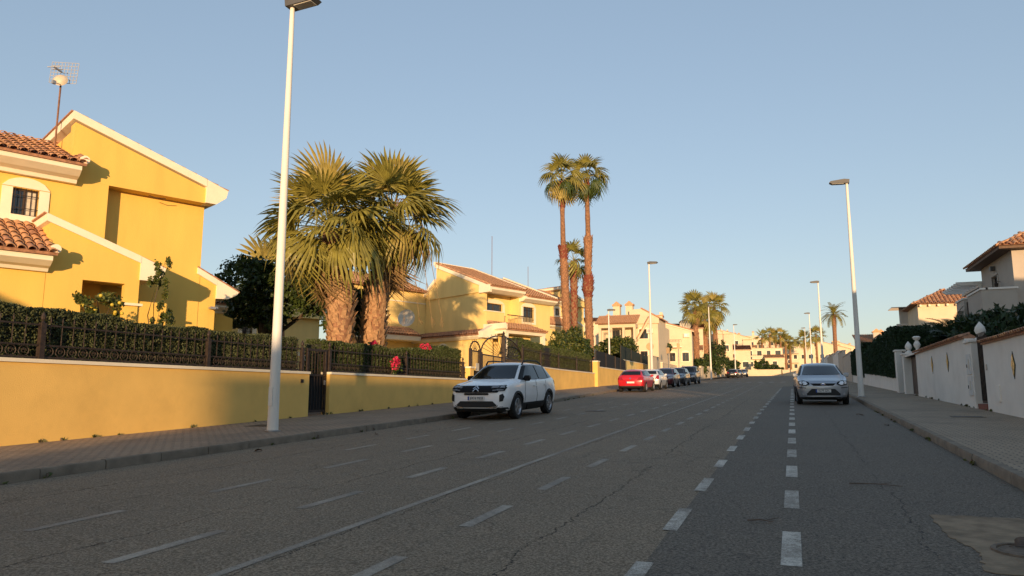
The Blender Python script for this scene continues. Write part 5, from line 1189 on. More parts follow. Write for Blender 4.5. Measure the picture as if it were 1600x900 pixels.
tree('young_tree', 'thin upright young tree beside the porch of the first house', (-15.9, 14.6, 1.0), 3.4, [((0, 0, 3.2), (.28, .3, .55)), ((.05, .1, 2.5), (.3, .32, .5)), ((.05, .15, 3.8), (.22, .25, .35))], 1300, .055, [LEAFY, LEAFM], tr=.03)
SH = 'bushes under the tall palms'
tree('shrub', 'leafy green bush left under the two tall palms', (-16.2, 51.0, 2.2), 3.4, [((0, 0, 2.2), (.9, 1.3, 1.2)), ((0, 1.0, 2.9), (.8, 1.0, .9)), ((.1, -1.2, 1.8), (.8, 1.0, 1.0))], 7000, .13, [LEAFM, LEAFY, LEAFD], 'shrub', SH, tr=.06)
tree('shrub', 'taller leafy bush right under the two tall palms', (-16.3, 55.3, 2.4), 4.0, [((0, 0, 2.6), (1.0, 1.4, 1.4)), ((0, 1.2, 3.4), (.8, 1.1, .9)), ((.2, -1.0, 2.0), (.9, 1.0, 1.1))], 8500, .13, [LEAFM, LEAFY, LEAFD], 'shrub', SH, tr=.06)
tree('shrub', 'dark bush just right of the second tall palm trunk', (-17.0, 61.5, 2.5), 3.6, [((0, 0, 2.5), (.9, 1.2, 1.3)), ((0, -.6, 3.2), (.7, .9, .8))], 4500, .13, [LEAFD, LEAFM], 'shrub', SH, tr=.06)
tree('broadleaf_tree', 'round tree in front of the white porch house', (-17.5, 78.5, 2.9), 4.6, [((0, 0, 3.6), (1.7, 2.3, 1.3)), ((.2, 2.0, 3.3), (1.4, 1.8, 1.2)), ((-1.0, -1.6, 3.2), (1.3, 1.5, 1.0))], 9000, .16, [LEAFD, LEAFM, LEAFY], tr=.14)
tree('young_tree', 'small mop-headed street tree beside the round sign', (-15.9, 99, 3.5), 4.2, [((0, 0, 3.9), (1.0, 1.2, .8))], 900, .24, [LEAFM, LEAFD], tr=.07)
for lb, x, y, zz, hh, r in [('dark bush at the foot of the three palms, left', -13.2, 112, 3.6, 3.0, 2.4), ('wide dark bush behind the third left lamp', -12.8, 124, 4.0, 4.2, 3.0), ('bush beyond the far parked cars', -11.8, 152, 4.9, 3.8, 2.8), ('spreading dark palm-like tree left of the fourth lamp', -12.8, 140, 4.5, 7.0, 3.0), ('round clipped bush by the far palm row', -6.2, 172, 5.4, 3.4, 2.6), ('low dark bush at the far end of the street', -3.6, 176, 5.5, 2.6, 2.6)]:
    tree('shrub', lb, (x, y, zz), hh, [((0, 0, hh*.6), (r*.6, r, hh*.42)), ((r*.3, r*.5, hh*.5), (r*.5, r*.7, hh*.36)), ((-r*.2, -r*.5, hh*.65), (r*.5, r*.6, hh*.35))], 4000, .22, [LEAFD, LEAFM], 'shrub', 'bushes far up the left side', tr=.1)

# ------------------------------------------------------------------ white houses up the left side
VA = villa('white house with tiled porch, chimneys and outside stair behind green fence', -23.0, 92, 90, 4.6, 7.4, 9, 5.6, WHITE2, 1, 'flat', False, False, nwin=2, chim=0)
h = VA
h.pd('porch_roof_beam', WHITE2, [(0, 9.7), (1.9, 9.7), (1.9, 10.2), (0, 10.2)], .1, 4.9)
h.roof(-.2, 5.2, 2.4, 10.2, .2, 11.4)
for xx in (.15, 1.6, 3.2, 4.6): h.box('column', WHITE2, xx, xx+.3, 1.55, 1.85, 4.0, 9.7)
h.box('porch_floor', WHITE2, .0, 4.9, .0, 1.95, 4.0, 6.9)
for cx_ in (1.2, 2.9):
    s_ = h.box('chimney', WHITE2, cx_, cx_+.9, -2.8, -1.9, 10, 12.9); h.box('chimney_cap', TILE, cx_-.1, cx_+1.0, -2.9, -1.8, 12.9, 13.15, s_); h.px('chimney_cap', TILE, [(cx_, 13.15), (cx_+.9, 13.15), (cx_+.45, 13.55)], -2.8, -1.9, s_)
h.px('upper_storey', WHITE2, [(3.6, 10.2), (7.4, 10.2), (7.4, 11.0), (5.2, 12.3), (3.6, 12.2)], -6, -.8)
tile_roof(h.t, (7.7, .7, 10.9-h.z0), (0, 5.6, 0), (-2.6, 0, 1.5), False)
h.px('stair_wall', WHITE2, [(4.9, 8.0), (6.6, 10.9), (6.6, 11.25), (4.9, 8.4)], .5, .75); h.px('stair_tiles', TILE, [(4.9, 8.42), (6.6, 11.27), (6.6, 11.4), (4.9, 8.55)], .4, .85)
acunit(h, 6.4, 9.0)
VB = villa('cream house with corner turret, right of the porch house', -18.6, 104, 84, 5.0, 5.6, 9, 5.3, WHITE2, 2, 'side', True, False, nwin=3, chim=0, balc=(2.2, 4.2, 3.0)); acunit(VB, 4.9, 9.3)
VC = villa('narrow cream house with sloping roof left of the three palms', -18.6, 122, 84, 5.4, 5.2, 9, 6.8, WHITE2, 3, 'street', False, False, nwin=2, chim=1, wing=(1.5, 5.0, 2.4))
sat_dish('dark satellite dish on the roof beside the three palms', (-15.6, 118.5, 12.3), (R(80), 0, R(-20)), 1.0)
VD = villa('white house behind the three palms', -20.5, 152, 86, 6.2, 9.5, 10, 7.2, WHITE2, 4, 'flat', True, False, nwin=4, chim=1, wing=(3, 8, 3), balc=(4, 8.5, 3.6))
VE = villa('white house with brown roof right of the three palms', -15.8, 176, 86, 6.6, 7.0, 10, 5.0, WHITE2, 5, 'street', False, False, nwin=3, chim=2, wing=(0, 3.4, 3))
VF = villa('long low white house left of the far palm row', -11.0, 196, 84, 7.4, 9.0, 9, 5.6, WHITE2, 6, 'flat', True, False, nwin=4, chim=1, wing=(4.5, 9, 3), balc=(1.5, 4.2, 3.0))
VG = villa('cream apartment house with balconies behind the far palm row', -4.4, 236, 88, 8.2, 11.0, 10, 8.2, WHITE2, 7, 'flat', False, False, nwin=5, chim=0)
for lv in (1, 2):
    VG.box('balcony', WHITE2, .5, 6.5, .0, 1.4, 8.2+2.8*lv-.3, 8.2+2.8*lv+.6)
VH = villa('cream house right of the apartment house at the street end', 7.6, 240, 92, 8.4, 9, 9, 6.4, WHITE2, 8, 'side', True, False, nwin=4, chim=2, balc=(1, 5, 3.0))
VI = villa('distant white hillside house above the others, left', -24, 262, 88, 15, 14, 10, 6.2, WHITE2, 9, 'flat', True, False, nwin=5, chim=2)
VJ = villa('distant white hillside house above the far palms', -9.0, 290, 88, 14, 12, 10, 6.0, WHITE2, 10, 'street', False, False, nwin=5, chim=2)
VK = villa('cream house between pale house and white porch house, behind', -34, 118, 70, 7, 10, 9, 6.5, WHITE2, 11, 'street', False, False, nwin=3, chim=2)
for i, (lb, x, y, z, W, H2, rf) in enumerate([('hillside house with tiled roof above the white peaked walls', -30, 210, 9.5, 9, 6.4, 'street'), ('small hillside house just right of the three palms, higher up', -19.5, 232, 12.6, 8, 5.8, 'side'), ('hillside house behind the long low white house', -13.5, 254, 13.6, 9, 6.2, 'flat'), ('little tiled house at the foot of the far palms', -8.6, 214, 7.6, 6, 4.6, 'street'), ('hillside house right of the far palm row', 3.0, 276, 11.4, 8, 6.6, 'street'), ('last cream house beyond the third right-hand lamp', 13.5, 262, 9.8, 8, 6.4, 'side')]):
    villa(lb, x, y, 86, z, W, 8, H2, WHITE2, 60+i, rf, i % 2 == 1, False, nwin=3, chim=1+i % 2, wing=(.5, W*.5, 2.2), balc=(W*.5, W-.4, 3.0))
b = MB(); n = 24; pts = []
for i in range(n+1):
    for j in range(5):
        x = -160+13*i; f = j/4; pts.append((x, 250+90*f, gz(250)-2+(9+2.5*math.sin(i*.9)+1.5*math.sin(i*2.1))*math.sin(f*1.57)))
b.add(pts, [(i*5+j, (i+1)*5+j, (i+1)*5+j+1, i*5+j+1) for i in range(n) for j in range(4)]); tag(b.build('hill', SOIL, smooth=60), kind='structure')

def low_wall(name, label, x0, x1, y0, y1, ztop, m, cap=None, capt=.08, group=None):
    z0 = gz(min(y0, y1))-.4; t = thing(name, label, 'wall', ((x0+x1)/2, (y0+y1)/2, z0), 0, group); a, c = (x1-x0)/2, (y1-y0)/2; q = MB(); q.box(-a, a, -c, c, 0, ztop-z0); q.build('wall_body', m, t, bevel=.008)
    if cap: q = MB(); q.box(-a-.05, a+.05, -c-.05, c+.05, ztop-z0, ztop-z0+capt); q.build('coping', cap, t, bevel=.008)
    return t
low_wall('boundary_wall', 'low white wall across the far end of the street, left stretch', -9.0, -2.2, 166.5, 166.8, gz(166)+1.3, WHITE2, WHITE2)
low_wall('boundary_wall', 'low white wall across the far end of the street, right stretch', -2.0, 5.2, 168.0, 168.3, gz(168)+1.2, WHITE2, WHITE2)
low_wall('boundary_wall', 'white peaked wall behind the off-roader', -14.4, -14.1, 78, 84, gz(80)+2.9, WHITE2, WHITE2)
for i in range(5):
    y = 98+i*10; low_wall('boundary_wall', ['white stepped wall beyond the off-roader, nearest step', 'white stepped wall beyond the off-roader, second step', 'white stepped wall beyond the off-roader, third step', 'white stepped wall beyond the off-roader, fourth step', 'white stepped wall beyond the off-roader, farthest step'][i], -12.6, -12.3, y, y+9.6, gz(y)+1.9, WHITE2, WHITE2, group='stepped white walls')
# sign backs and posts beside the parked cars
def round_sign(label, x, y, hh, r, m):
    t = thing('round_sign', label, 'sign', (x, y, gz(y)+.13)); q = MB(); q.tube([(0, 0, -.1), (0, 0, hh+r)], .035, 8); q.build('post', GALV, t)
    q = MB(); q.lathe([(.01, -.012), (r*.97, -.012), (r, 0), (r*.97, .012), (.01, .012)], 24, (0, 0, 0), 'y'); q.build('disc', m, t, (0, -.05, hh), smooth=40); return t
round_sign('round sign showing its tan back above the parked cars', -11.6, 64.0, 3.35, .34, mat('tan_sign', (.55, .36, .18), .6, .08, 6))
for lb, x, y, hh in [('thin pale post with rectangular sign near the white wall', -12.0, 84, 4.4), ('thin pale post beside the mop-headed tree', -12.0, 76.5, 3.7)]:
    t = thing('sign_post', lb, 'sign', (x, y, gz(y)+.13)); q = MB(); q.tube([(0, 0, -.1), (0, 0, hh)], .05, 8); q.build('post', GALV, t); q = MB(); q.box(-.17, .17, -.09, -.06, hh-.7, hh-.1); q.build('sign_panel', mat('tan_sign', (.55, .36, .18)), t)

# ------------------------------------------------------------------ right side
RX = 5.05
def right_wall(label, y0, y1, ztop, m=WHITE, tiles=True, name='street_wall', capt=.0):
    ym = (y0+y1)/2; z0 = gz(y0)-.4; t = thing(name, label, 'wall', (RX, ym, z0)); c = (y1-y0)/2; h_ = ztop-z0
    q = MB(); q.box(0, .26, -c, c, 0, h_); q.build('wall_body', m, t)
    if tiles:
        q = MB(); q.prism([(-.05, h_), (.31, h_), (.31, h_+.06), (.20, h_+.13), (.14, h_+.13), (-.05, h_+.05)], -c, c, 'xz'); q.build('tile_bed', TILE2, t)
        for sd in (0, 1):
            n = int(2*c/.2) if sd == 0 else 0
            for i in range(n):
                o = obj('tile', random.choice((TM2, TM2, TM)), t); y = -c+.1+i*.2
                o.matrix_local = basis((-.13, y, h_+.02+random.uniform(0, .012)), (0, -1, 0), (.30, 0, .12)) @ Matrix.Diagonal((.9, .74, .8, 1))
    elif capt:
        q = MB(); q.box(-.05, .31, -c-.02, c+.02, h_, h_+capt); q.build('coping', m, t, bevel=.01)
    return t, z0, ym, h_
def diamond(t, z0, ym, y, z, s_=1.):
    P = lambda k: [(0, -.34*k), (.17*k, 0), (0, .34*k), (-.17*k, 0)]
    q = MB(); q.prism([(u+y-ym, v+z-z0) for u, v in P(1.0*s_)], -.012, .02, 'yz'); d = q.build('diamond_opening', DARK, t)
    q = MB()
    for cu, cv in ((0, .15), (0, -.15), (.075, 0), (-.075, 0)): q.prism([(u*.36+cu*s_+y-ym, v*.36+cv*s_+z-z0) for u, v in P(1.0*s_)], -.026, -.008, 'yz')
    q.build('painted_glimpse_lozenge', mat('painted_sunlight_amber', (.62, .42, .14), .15, .3, 9, spec=.8), d)  # amber colour stands in for sunlight glimpsed through the opening
w1 = right_wall('white street wall with tiled top at the right edge, nearest', 6, 23.85, 2.72)
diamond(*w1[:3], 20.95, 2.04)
b = MB(); b.box(-.03, .0, -.17, .17, 0, .42); b.build('meter_hatch', WHITE, w1[0], (-.001, 22.55-w1[2], gz(22)+.45-w1[1]))
b = MB(); b.box(-.02, .0, -.05, .05, 0, .16); b.build('doorbell', GALV, w1[0], (-.001, 23.6-w1[2], 2.0-w1[1]))
w2 = right_wall('white street wall with tiled top between two gates on the right', 26.1, 35.85, 3.06)
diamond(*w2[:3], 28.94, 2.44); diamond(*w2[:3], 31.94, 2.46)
# narrow entrance between the walls
t = thing('entrance_gate', 'narrow dark entrance gate with red step between white walls', 'gate', (RX+.1, 24.5, gz(24.5)+.13)); q = MB(); q.box(0, .04, -.62, .42, .18, 2.1); q.build('gate_leaf', IRON, t); q = MB(); q.box(-.12, .3, -.64, .44, -.2, .16); q.build('step', mat('red_step', (.22, .07, .045), .7, .15, 8), t)
bm_ = MB(); bm_.box(-.02, .0, -.012, .012, .25, 2.2); me = bm_.mesh('bar', IRON)
for k in range(7): obj('bar', me, t, (0, -.55+k*.15, 0))
def finial(label, x, y, z, s_=1.):
    t = thing('stone_finial', label, 'ornament', (x, y, z)); q = MB(); q.lathe([(.16*s_, 0), (.17*s_, .05*s_), (.08*s_, .09*s_), (.06*s_, .13*s_), (.12*s_, .19*s_), (.155*s_, .28*s_), (.13*s_, .38*s_), (.07*s_, .47*s_), (.01, .55*s_)], 14); q.build('turned_body', WHITE, t, smooth=50); return t
t = pillar('white meter pillar with two cabinet doors beside the entrance gate', RX+.36, 25.5, gz(25.5)+.13, 2.88, .40, WHITE, 'meter_pillar', WHITE)
for za, zb_ in ((.75, 1.35), (.12+.0, .70)):
    q = MB(); q.box(-.43, -.40, -.26, .26, za+.25, zb_+.25); cd = q.build('cabinet_door', mat('cabinet_white', (.66, .65, .62), .6, .05, 4), t); q = MB(); q.box(-.445, -.43, .17, .21, za+.45, za+.55); q.build('lock', IRON, cd); q = MB(); q.box(-.437, -.431, -.12, .0, za+.4, zb_+.1); q.build('notice', WROOM, cd)
finial('white turned finial on the meter pillar', RX+.30, 25.4, 2.96)
# brown double gate and its pillars
t = thing('driveway_gate', 'brown boarded gate between wall and white pillar on the right', 'gate', (RX+.15, 37.1, gz(37.1)+.13)); bm_ = MB(); bm_.box(0, .035, -.058, .058, .05, 1.75); me = bm_.mesh('board', BROWNG)
for k in range(19): obj('board', me, t, (random.uniform(-.004, .004), -1.1+k*.122, 0))
q = MB(); q.box(.036, .08, -1.2, 1.15, .3, .4); q.box(.036, .08, -1.2, 1.15, 1.4, 1.5); q.build('rail', BROWNG, t)
low_wall('gate_lintel', 'white lintel wall above the brown gate', RX-.03, RX+.29, 35.9, 38.9, 3.05, WHITE)
lt = [o for o in bpy.data.objects if o.name.startswith('gate_lintel')][-1]
for ch in list(lt.children): bpy.data.objects.remove(ch)
zl = lt.location.z; q = MB(); q.box(-.16, .16, -1.5, 1.5, gz(37)+1.95-zl, 3.05-zl); q.build('beam', WHITE, lt); q = MB(); q.box(-.22, .22, -1.55, 1.55, 3.05-zl, 3.14-zl); q.build('coping', WHITE, lt, bevel=.01)
pillar('white pillar left of the brown gate', RX+.12, 38.75, gz(38.7)+.13, 3.18, .26, WHITE, 'gate_pillar', WHITE)
finial('white turned finial on the pillar left of the brown gate', RX+.12, 38.6, 3.26, 1.0)
t = thing('urn_statue', 'white urn-shaped ornament on the wall right of the brown gate', 'ornament', (RX+.14, 36.2, 3.14)); t.scale = (.6, .6, .72); q = MB(); q.lathe([(.24, 0), (.24, .08), (.12, .14), (.09, .25), (.20, .38), (.24, .52), (.16, .66), (.10, .74), (.22, .84), (.28, .95), (.18, 1.02)][:], 14); q.build('turned_body', WHITE, t, smooth=50)
t = thing('dark_gate', 'dark gate leaf between the two white pillars on the right', 'gate', (RX+.1, 39.7, gz(39.7)+.13)); q = MB(); q.box(0, .05, -.75, .7, .06, 2.0); q.build('gate_leaf', MESHB, t); q = MB(); q.box(-.03, 0, -.75, -.68, 0, 2.05); q.box(-.03, 0, .63, .7, 0, 2.05); q.build('frame', IRON, t)
pillar('tall plain white pillar at the end of the dark hedge', RX+.1, 40.8, gz(40.8)+.13, 3.45, .30, WHITE, 'gate_pillar', WHITE)
for i, (ya, yb, zt_) in enumerate([(41.2, 49, 2.55), (49, 56, 2.75), (56, 64, 3.0), (64, 72, 3.2)]):
    low_wall('street_wall', ['low white wall below the dark hedge, nearest stretch', 'low white wall below the dark hedge, second stretch', 'low white wall below the dark hedge, third stretch', 'low white wall below the dark hedge, farthest stretch'][i], RX, RX+.25, ya+.02, yb-.02, zt_-.12*(i == 1), WHITE, group='low white walls under the hedge')
hedge('tall dark cypress hedge above the low white wall on the right', 4.98, 6.6, [(41.3, 2.2, 4.5), (44, 2.25, 4.75), (47, 2.4, 4.65), (52, 2.6, 4.6), (57, 2.8, 4.3), (60, 2.9, 4.2)], 700, .11, [CYP, CYP, LEAFD], topvar=.25, core=CYP)
hedge('second dark hedge farther along the right pavement', 5.0, 6.8, [(60.4, 2.6, 4.9), (66, 2.9, 4.9), (72, 3.1, 4.8)], 500, .13, [CYP, LEAFD], topvar=.3, core=CYP)
for i, (ya, yb, zt_, m_) in enumerate([(73, 84, 5.15, BEIGE), (84.3, 92, 5.9, BEIGE), (92.3, 104, 6.3, WHITE), (104.3, 120, 6.6, BEIGE), (121, 160, 7.2, WHITE)]):
    low_wall('street_wall', ['beige street wall beyond the hedges, nearest', 'second beige street wall beyond the hedges, taller', 'white street wall beyond the beige walls', 'far beige wall below the lone palm', 'farthest white wall on the right'][i], RX, RX+.3, ya, yb, zt_, m_, m_, group='walls far along the right')

# right-hand houses
def hip_roof(h, x0, x1, y0, y1, z, rise, e, sides='FRLB', m=TILE2, single=True):
    X0, X1, Y0, Y1 = x0-e, x1+e, y0-e, y1+e; W, D = X1-X0, Y1-Y0; r = min(W, D)/2; b = MB()
    A, B = ((X0+r, (Y0+Y1)/2), (X1-r, (Y0+Y1)/2)) if W >= D else (((X0+X1)/2, Y0+r), ((X0+X1)/2, Y1-r))
    V = [(X0, Y0, z), (X1, Y0, z), (X1, Y1, z), (X0, Y1, z), (*A, z+rise), (*B, z+rise)]
    F = [(0, 1, 5, 4), (1, 2, 5), (2, 3, 4, 5), (3, 0, 4)] if W >= D else [(0, 1, 4), (1, 2, 5, 4), (2, 3, 5), (3, 0, 4, 5)]
    b.add(V, F+[(3, 2, 1, 0)]); ro = b.build('roof', m, h.t)
    for key, O, U, Vv, lu in (('F', (X0, Y0), (1, 0), (0, 1), W), ('R', (X1, Y0), (0, 1), (-1, 0), D), ('B', (X1, Y1), (-1, 0), (0, -1), W), ('L', (X0, Y1), (0, -1), (1, 0), D)):
        if key not in sides: continue
        sl_ = math.hypot(r, rise); n = int(lu/.26); k = int(sl_/.40)
        M = basis((*O, z), (*U, 0), (Vv[0]*r, Vv[1]*r, rise))
        for i in range(n):
            u = (i+.5)*lu/n; lim = min(u, lu-u, r)/r*sl_
            for j in range(k):
                v = j*sl_/k-.04
                if v > lim-.1: break
                o = obj('tile', random.choice((TM, TM, TM2)), ro); o.matrix_local = M @ Matrix.Translation((u, v, .004+random.uniform(0, .008)))
    return ro
h = House('beige_house', 'beige house with balcony, lanterns and white pergola at upper right', 'house', 9.0, 46.0, 180, 1.6)
BEI2 = mat('grey_beige_render', (.46, .40, .335), .85, .05, 1.5, .2, 45, stain=.12)
h.wall('front_wall', BEI2, 4.6, 10.0, -.3, 0, 1.0, 7.45, [(6.5, 7.5, 4.8, 6.75)])
h.box('side_wall', BEI2, 9.7, 10.0, -8, -.3, 1.0, 7.45); h.box('side_wall', BEI2, 4.6, 4.9, -8, -.3, 1.0, 7.45); h.box('rear_wall', BEI2, 4.9, 9.7, -8, -7.7, 1.0, 7.45)
w_ = h.window(6.5, 7.5, 4.8, 6.75, 0, .12, 0, .14, .2, sm=BEI2)
h.box('eave_boards', mat('brown_eave_wood', (.13, .075, .045), .7, .2, 12), 4.1, 10.5, -8.5, .55, 7.45, 7.56)
hip_roof(h, 4.6, 10.0, 0, 8, 7.57-h.z0, 1.7, .58, 'FR')
h.box('balcony_floor', BEI2, 5.2, 10.3, .0, 1.3, 4.35, 4.6)
for (xa, xb, da, db) in ((5.2, 6.9, 1.1, 1.3), (7.7, 10.3, 1.1, 1.3), (10.1, 10.3, .0, 1.1), (5.2, 5.4, 0, 1.1)):
    p_ = h.box('parapet', BEI2, xa, xb, da, db, 4.3, 5.75); h.box('parapet_cap', WHITE, xa-.04, xb+.04, da-.04, db+.04, 5.75, 5.83, p_)
for k in range(6):
    q = MB(); q.box(-.012, .012, -1.21, -1.19, 4.6-h.z0, 5.6-h.z0); q.build('railing_bar', IRON, h.t, (6.97+.13*k, 0, 0))
for xx in (5.9, 8.0):
    q = MB(); q.tube([(xx, -.02, 6.35-h.z0), (xx, -.2, 6.4-h.z0), (xx, -.2, 6.3-h.z0)], .012, 5); q.lathe([(.05, 6.05-h.z0), (.09, 6.28-h.z0), (.03, 6.34-h.z0)], 6, (xx, -.2, 0)); q.build('wall_lantern', IRON, h.t)
q = MB(); q.box(7.0, 7.25, -.2, -.02, 7.0-h.z0, 7.2-h.z0); q.build('floodlight', LAMPB, h.t)
h.wall('terrace_wall', BEI2, 1.2, 4.58, -.25, .0, 1.0, 6.6, [(1.7, 2.35, 5.2, 6.2), (3.0, 3.65, 5.2, 6.2)])
h.box('terrace_side', BEI2, 1.2, 1.45, -5, -.25, 1.0, 6.6)
for k in range(7):
    q = MB(); q.prism([(-.95, 6.72), (-1.1, 6.82), (-1.1, 6.9), (3.5, 6.9), (3.5, 6.72)], 0, .12, 'yz'); q.build('pergola_beam', WHITE, h.t, (.9+.58*k, 0, -h.z0))
h.box('pergola_plate', WHITE, .8, 4.58, .02, .18, 6.58, 6.71)
# small tiled-roof house
h = House('tiled_house', 'small cream house with sunlit hipped clay roof behind the dark palms', 'house', 8.9, 60.4, 90, 2.4)
h.wall('front_wall', WHITE2, 0, 4.4, -.25, 0, 1.6, 7.9, [(1.2, 2.2, 4.4, 5.6)]); h.window(1.2, 2.2, 4.4, 5.6, 0, surround=.1, arch=.1)
h.box('side_wall', WHITE2, 0, .25, -5, -.25, 1.6, 7.9); h.box('side_wall', WHITE2, 4.15, 4.4, -5, -.25, 1.6, 7.9); h.box('rear_wall', WHITE2, .25, 4.15, -5, -4.75, 1.6, 7.9)
hip_roof(h, 0, 4.4, 0, 5, 7.92-h.z0, 1.3, .35, 'FL')
for k in range(8): h.box('corbel', CREAM, .1+.58*k, .22+.58*k, .0, .26, 7.72, 7.88)
h = House('terrace_house', 'white terrace house with glass canopy behind the finials', 'house', 8.2, 66, 90, 2.6)
h.wall('front_wall', WHITE, 0, 2.6, -.25, 0, 1.6, 6.9, [(.7, 1.6, 4.8, 6.0)]); h.box('side_wall', WHITE, 0, .25, -4, -.25, 1.6, 6.9); h.box('pier', BEIGE, .3, .9, -1.2, -.6, 6.9, 8.3); h.box('canopy', GLASSW, -.4, 1.4, -2.0, .2, 8.3, 8.36)
h.box('parapet_cap', WHITE, -.06, 2.66, -.3, .06, 6.9, 7.0)
for lb, x, y, z, s_ in [('low dark-roofed house with two chimneys right of the lamp', 7.4, 92, 3.6, 1), ('beige house with tall chimney behind the dark hedge', 8.6, 82, 3.4, 2)]:
    hh = villa(lb, x, y, 90, z, 4.0, 7, 3.4 if s_ == 1 else 4.0, BEIGE, 20+s_, 'street' if s_ == 1 else 'flat', False, False, 'houses on the right behind the hedge', 'beige_villa', 2, 2 if s_ == 1 else 1)

# dark planting over the right-hand walls
for lb, x, y, th, nf, s_, sd in [('dark feathery palm right of the urn, over the wall', 7.0, 33.0, 1.5, 30, .85, 1), ('dark feathery palm above the brown gate wall', 7.2, 39.0, 1.8, 30, .95, 2), ('dark feathery palm below the pergola house', 7.3, 28.8, 1.3, 30, .8, 3)]:
    date_palm(lb, (x, y, gz(y)+.6), th, nf, FE, s_, sd, .16, -35, 'dark feathery palms on the right')
for lb, x, y, hh in [('dense dark shrub behind the nearest white wall', 6.4, 24.5, 2.7), ('dense dark shrub behind the second white wall', 6.4, 29.6, 2.8), ('dense dark shrub under the pergola house balcony', 7.0, 35.2, 3.0), ('dense dark shrub beside the tiled house', 7.0, 42.0, 3.2)]:
    tree('shrub', lb, (x, y, gz(y)+.4), hh, [((0, 0, hh*.72), (.9, 1.8, .8)), ((.2, 1.4, hh*.65), (.9, 1.5, .8)), ((.1, -1.4, hh*.68), (.9, 1.5, .8)), ((0, .3, hh*.4), (.9, 1.8, .9))], 9000, .10, [LEAFD, LEAFD, CYP], 'shrub', 'dark shrubs over the right walls', tr=.07, elong=3.0)

# houses on the right beside and behind the camera (they shade the street)
def back_house(label, x, y, W, D, zt, rise, seed):
    z0 = gz(y); h = villa(label, x, y, 180, z0, W, D, zt-z0, BEIGE, seed, 'none', False, False, 'houses behind the viewpoint', 'beige_villa', 3, 1)
    hip_roof(h, 0, W, 0, D, zt-z0, rise, .4, '', TILE2); return h
back_house('hip-roofed beige house beside the viewpoint, on the right', 9.5, 18.0, 14.0, 10, 7.2, 1.0, 31)
back_house('hip-roofed beige house behind the viewpoint, second on the right', 8.6, -2.0, 11.0, 9, 4.2, .7, 32)
back_house('hip-roofed beige house behind the viewpoint, third on the right', 7.2, -30.5, 13.4, 11, 6.3, 1.0, 33)

tree('broadleaf_tree', 'street tree on the left pavement behind the viewpoint', (-12.1, -9.0, gz(-9)), 6.4, [((0, 0, 5.3), (1.3, 1.6, .9)), ((-.9, -.8, 4.9), (1.0, 1.1, .7)), ((.7, 1.2, 5.0), (.9, 1.1, .7))], 1300, .22, [LEAFD, LEAFM], tr=.12)

# ------------------------------------------------------------------ small things on the ground
W_ = []
for fx_, ya, yb, n_, sd in ((lambda y: LW(y)+.03, 5, 44, 34, 1), (lambda y: LK(y)+.03, 4, 44, 22, 1), (lambda y: RX-.03, 14, 40, 20, -1), (lambda y: RK(y)-.03, 6, 30, 12, -1)):
    for k in range(n_):
        y = random.uniform(ya, yb); r_ = random.uniform(.015, .05); zb_ = gz(y)+(.13 if fx_(y) < -12 or fx_(y) > 4 else .0)
        q_ = blob_points(random.randint(6, 22), (fx_(y), y, zb_+r_*.6), (r_*.5, r_*1.6, r_), .2); W_.append(q_)
tag(obj('weeds', leaf_mesh('weeds', np.concatenate(W_), .035, [LEAFM, LEAFY, LEAFDRY], elong=2.4)), 'small weeds and dry tufts along wall feet and kerbs', 'weeds', kind='stuff')
def ground_thing(name, label, cat, x, y, dz, rz, build):
    t = thing(name, label, cat, (x, y, gz(y)+dz)); t.rotation_euler = (math.atan(SLOPE), 0, rz); build(t); return t
def cover(t, w_=.5, l_=.5, m=IRON):
    q = MB(); q.box(-w_/2, w_/2, -l_/2, l_/2, 0, .006); q.build('lid', m, t)
    q = MB(); q.box(-w_/2-.04, w_/2+.04, -l_/2-.04, -l_/2, 0, .008); q.box(-w_/2-.04, w_/2+.04, l_/2, l_/2+.04, 0, .008); q.box(-w_/2-.04, -w_/2, -l_/2, l_/2, 0, .008); q.box(w_/2, w_/2+.04, -l_/2, l_/2, 0, .008); q.build('frame', KERB, t)
ground_thing('manhole_cover', 'small dark access cover on the right pavement by the entrance', 'cover', 3.95, 20.8, .134, 0, lambda t: cover(t, .62, .35))
ground_thing('manhole_cover', 'round-cornered access cover on the left pavement near the lamp', 'cover', -12.0, 14.4, .134, 0, lambda t: cover(t, .5, .5))
ground_thing('manhole_cover', 'dark cover in the road behind the white SUV', 'cover', -6.3, 24.3, .006, 0, lambda t: cover(t, .55, .4))
def cpatch(t):
    q = MB(); P = [(-.48, -1.0), (-.40, -.45), (-.52, .1), (-.50, .98), (-.1, 1.02), (.40, 1.0), (.62, .7), (.60, -.2), (.50, -.9), (.1, -1.1)]
    Q = []
    for (a, c_), (e_, f_) in zip(P, P[1:]+P[:1]):
        for k in range(9): Q.append((a+(e_-a)*k/9+random.uniform(-.022, .022), c_+(f_-c_)*k/9+random.uniform(-.03, .03)))
    q.prism(Q, 0, .004, 'xy'); q.build('concrete_patch', mat('dusty_concrete', (.26, .19, .12), .95, .3, 6, .7, 30, stain=.5), t)
o = ground_thing('concrete_patch', 'tan broken concrete patch in the asphalt at lower right', 'patch', 1.60, 6.75, .006, 0, cpatch)
def pit_cover(t):
    q = MB(); q.lathe([(.01, .012), (.15, .012), (.17, .008), (.18, 0)], 20); q.build('lid', mat('sandy_iron', (.16, .12, .085), .9, .3, 14, .5, 40), t)
    q = MB(); q.lathe([(.19, .0), (.195, .014), (.225, .014), (.23, 0)], 20, (0, 0, 0), 'z', False); q.build('rim', mat('sandy_iron', (.16, .12, .085)), t)
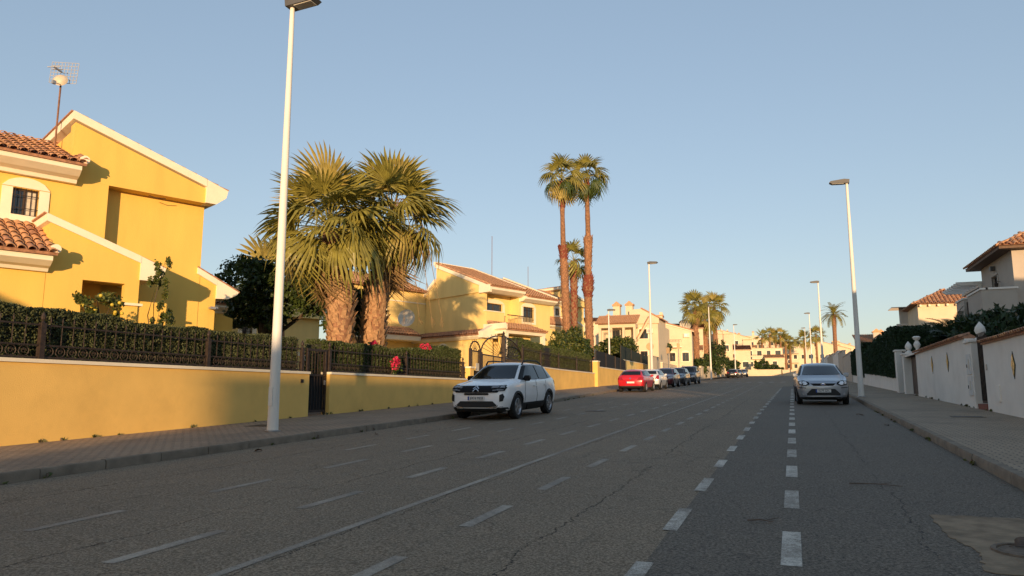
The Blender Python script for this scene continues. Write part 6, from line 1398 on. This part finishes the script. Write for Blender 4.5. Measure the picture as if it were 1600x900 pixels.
ground_thing('inspection_cover', 'sand-covered round inspection cover set in the tan patch', 'cover', 1.52, 6.42, .011, 0, pit_cover)
def dleaf(t, s_=.24):
    q = MB(); vs = []; n = 9
    for i in range(n):
        f = i/(n-1); wv = .30*s_*math.sin(math.pi*f**.8)+.004; zc = .05*s_+.10*s_*math.sin(f*5); x = (f-.5)*s_*1.5
        vs += [(x, -wv, zc+.22*s_*(f)), (x, 0, zc), (x, wv, zc+.26*s_*(1-f*.5))]
    q.add(vs, [f for i in range(n-1) for f in ((3*i, 3*i+1, 3*i+4, 3*i+3), (3*i+1, 3*i+2, 3*i+5, 3*i+4))]); q.build('blade', LEAFDRY, t, smooth=60)
    q = MB(); q.tube([(-.75*s_, 0, .02), (-.95*s_, .05*s_, .01)], .004, 5); q.build('stalk', LEAFDRY, t)
ground_thing('dry_leaf', 'large curled dead leaf on the tan concrete patch', 'leaf', 1.60, 6.55, .012, .3, lambda t: dleaf(t, .19))
ground_thing('dry_leaf', 'crumpled brown leaf scrap beside the large curled leaf', 'leaf', 1.72, 6.72, .012, 1.3, lambda t: dleaf(t, .15))
def twig(t, l_=.5):
    q = MB(); q.tube([(-l_/2, 0, .012), (0, .02, .018), (l_/2, -.03, .012)], [.007, .006, .003], 5); q.tube([(.05, .01, .018), (.16, .08, .03)], .003, 4); q.build('stick', LEAFDRY, t)
ground_thing('twig', 'dark dry twig on the resurfaced lane, farther one', 'twig', .82, 9.45, .006, -.12, lambda t: twig(t, .55))
ground_thing('twig', 'short dry twig on the resurfaced lane near the lower dashes', 'twig', -.33, 6.95, .006, .1, lambda t: twig(t, .22))
for i, (x, y) in enumerate([(1.75, 23.3), (2.0, 19.2), (-8.7, 14.2), (-8.9, 10.6)]):
    ground_thing('dry_leaf', ['fallen leaf by the right kerb near the minivan', 'fallen leaf near the right kerb, closer one', 'fallen leaf near the left kerb by the lamp', 'fallen leaf near the left kerb, nearest'][i], 'leaf', x, y, .008, i, lambda t: dleaf(t, .12))
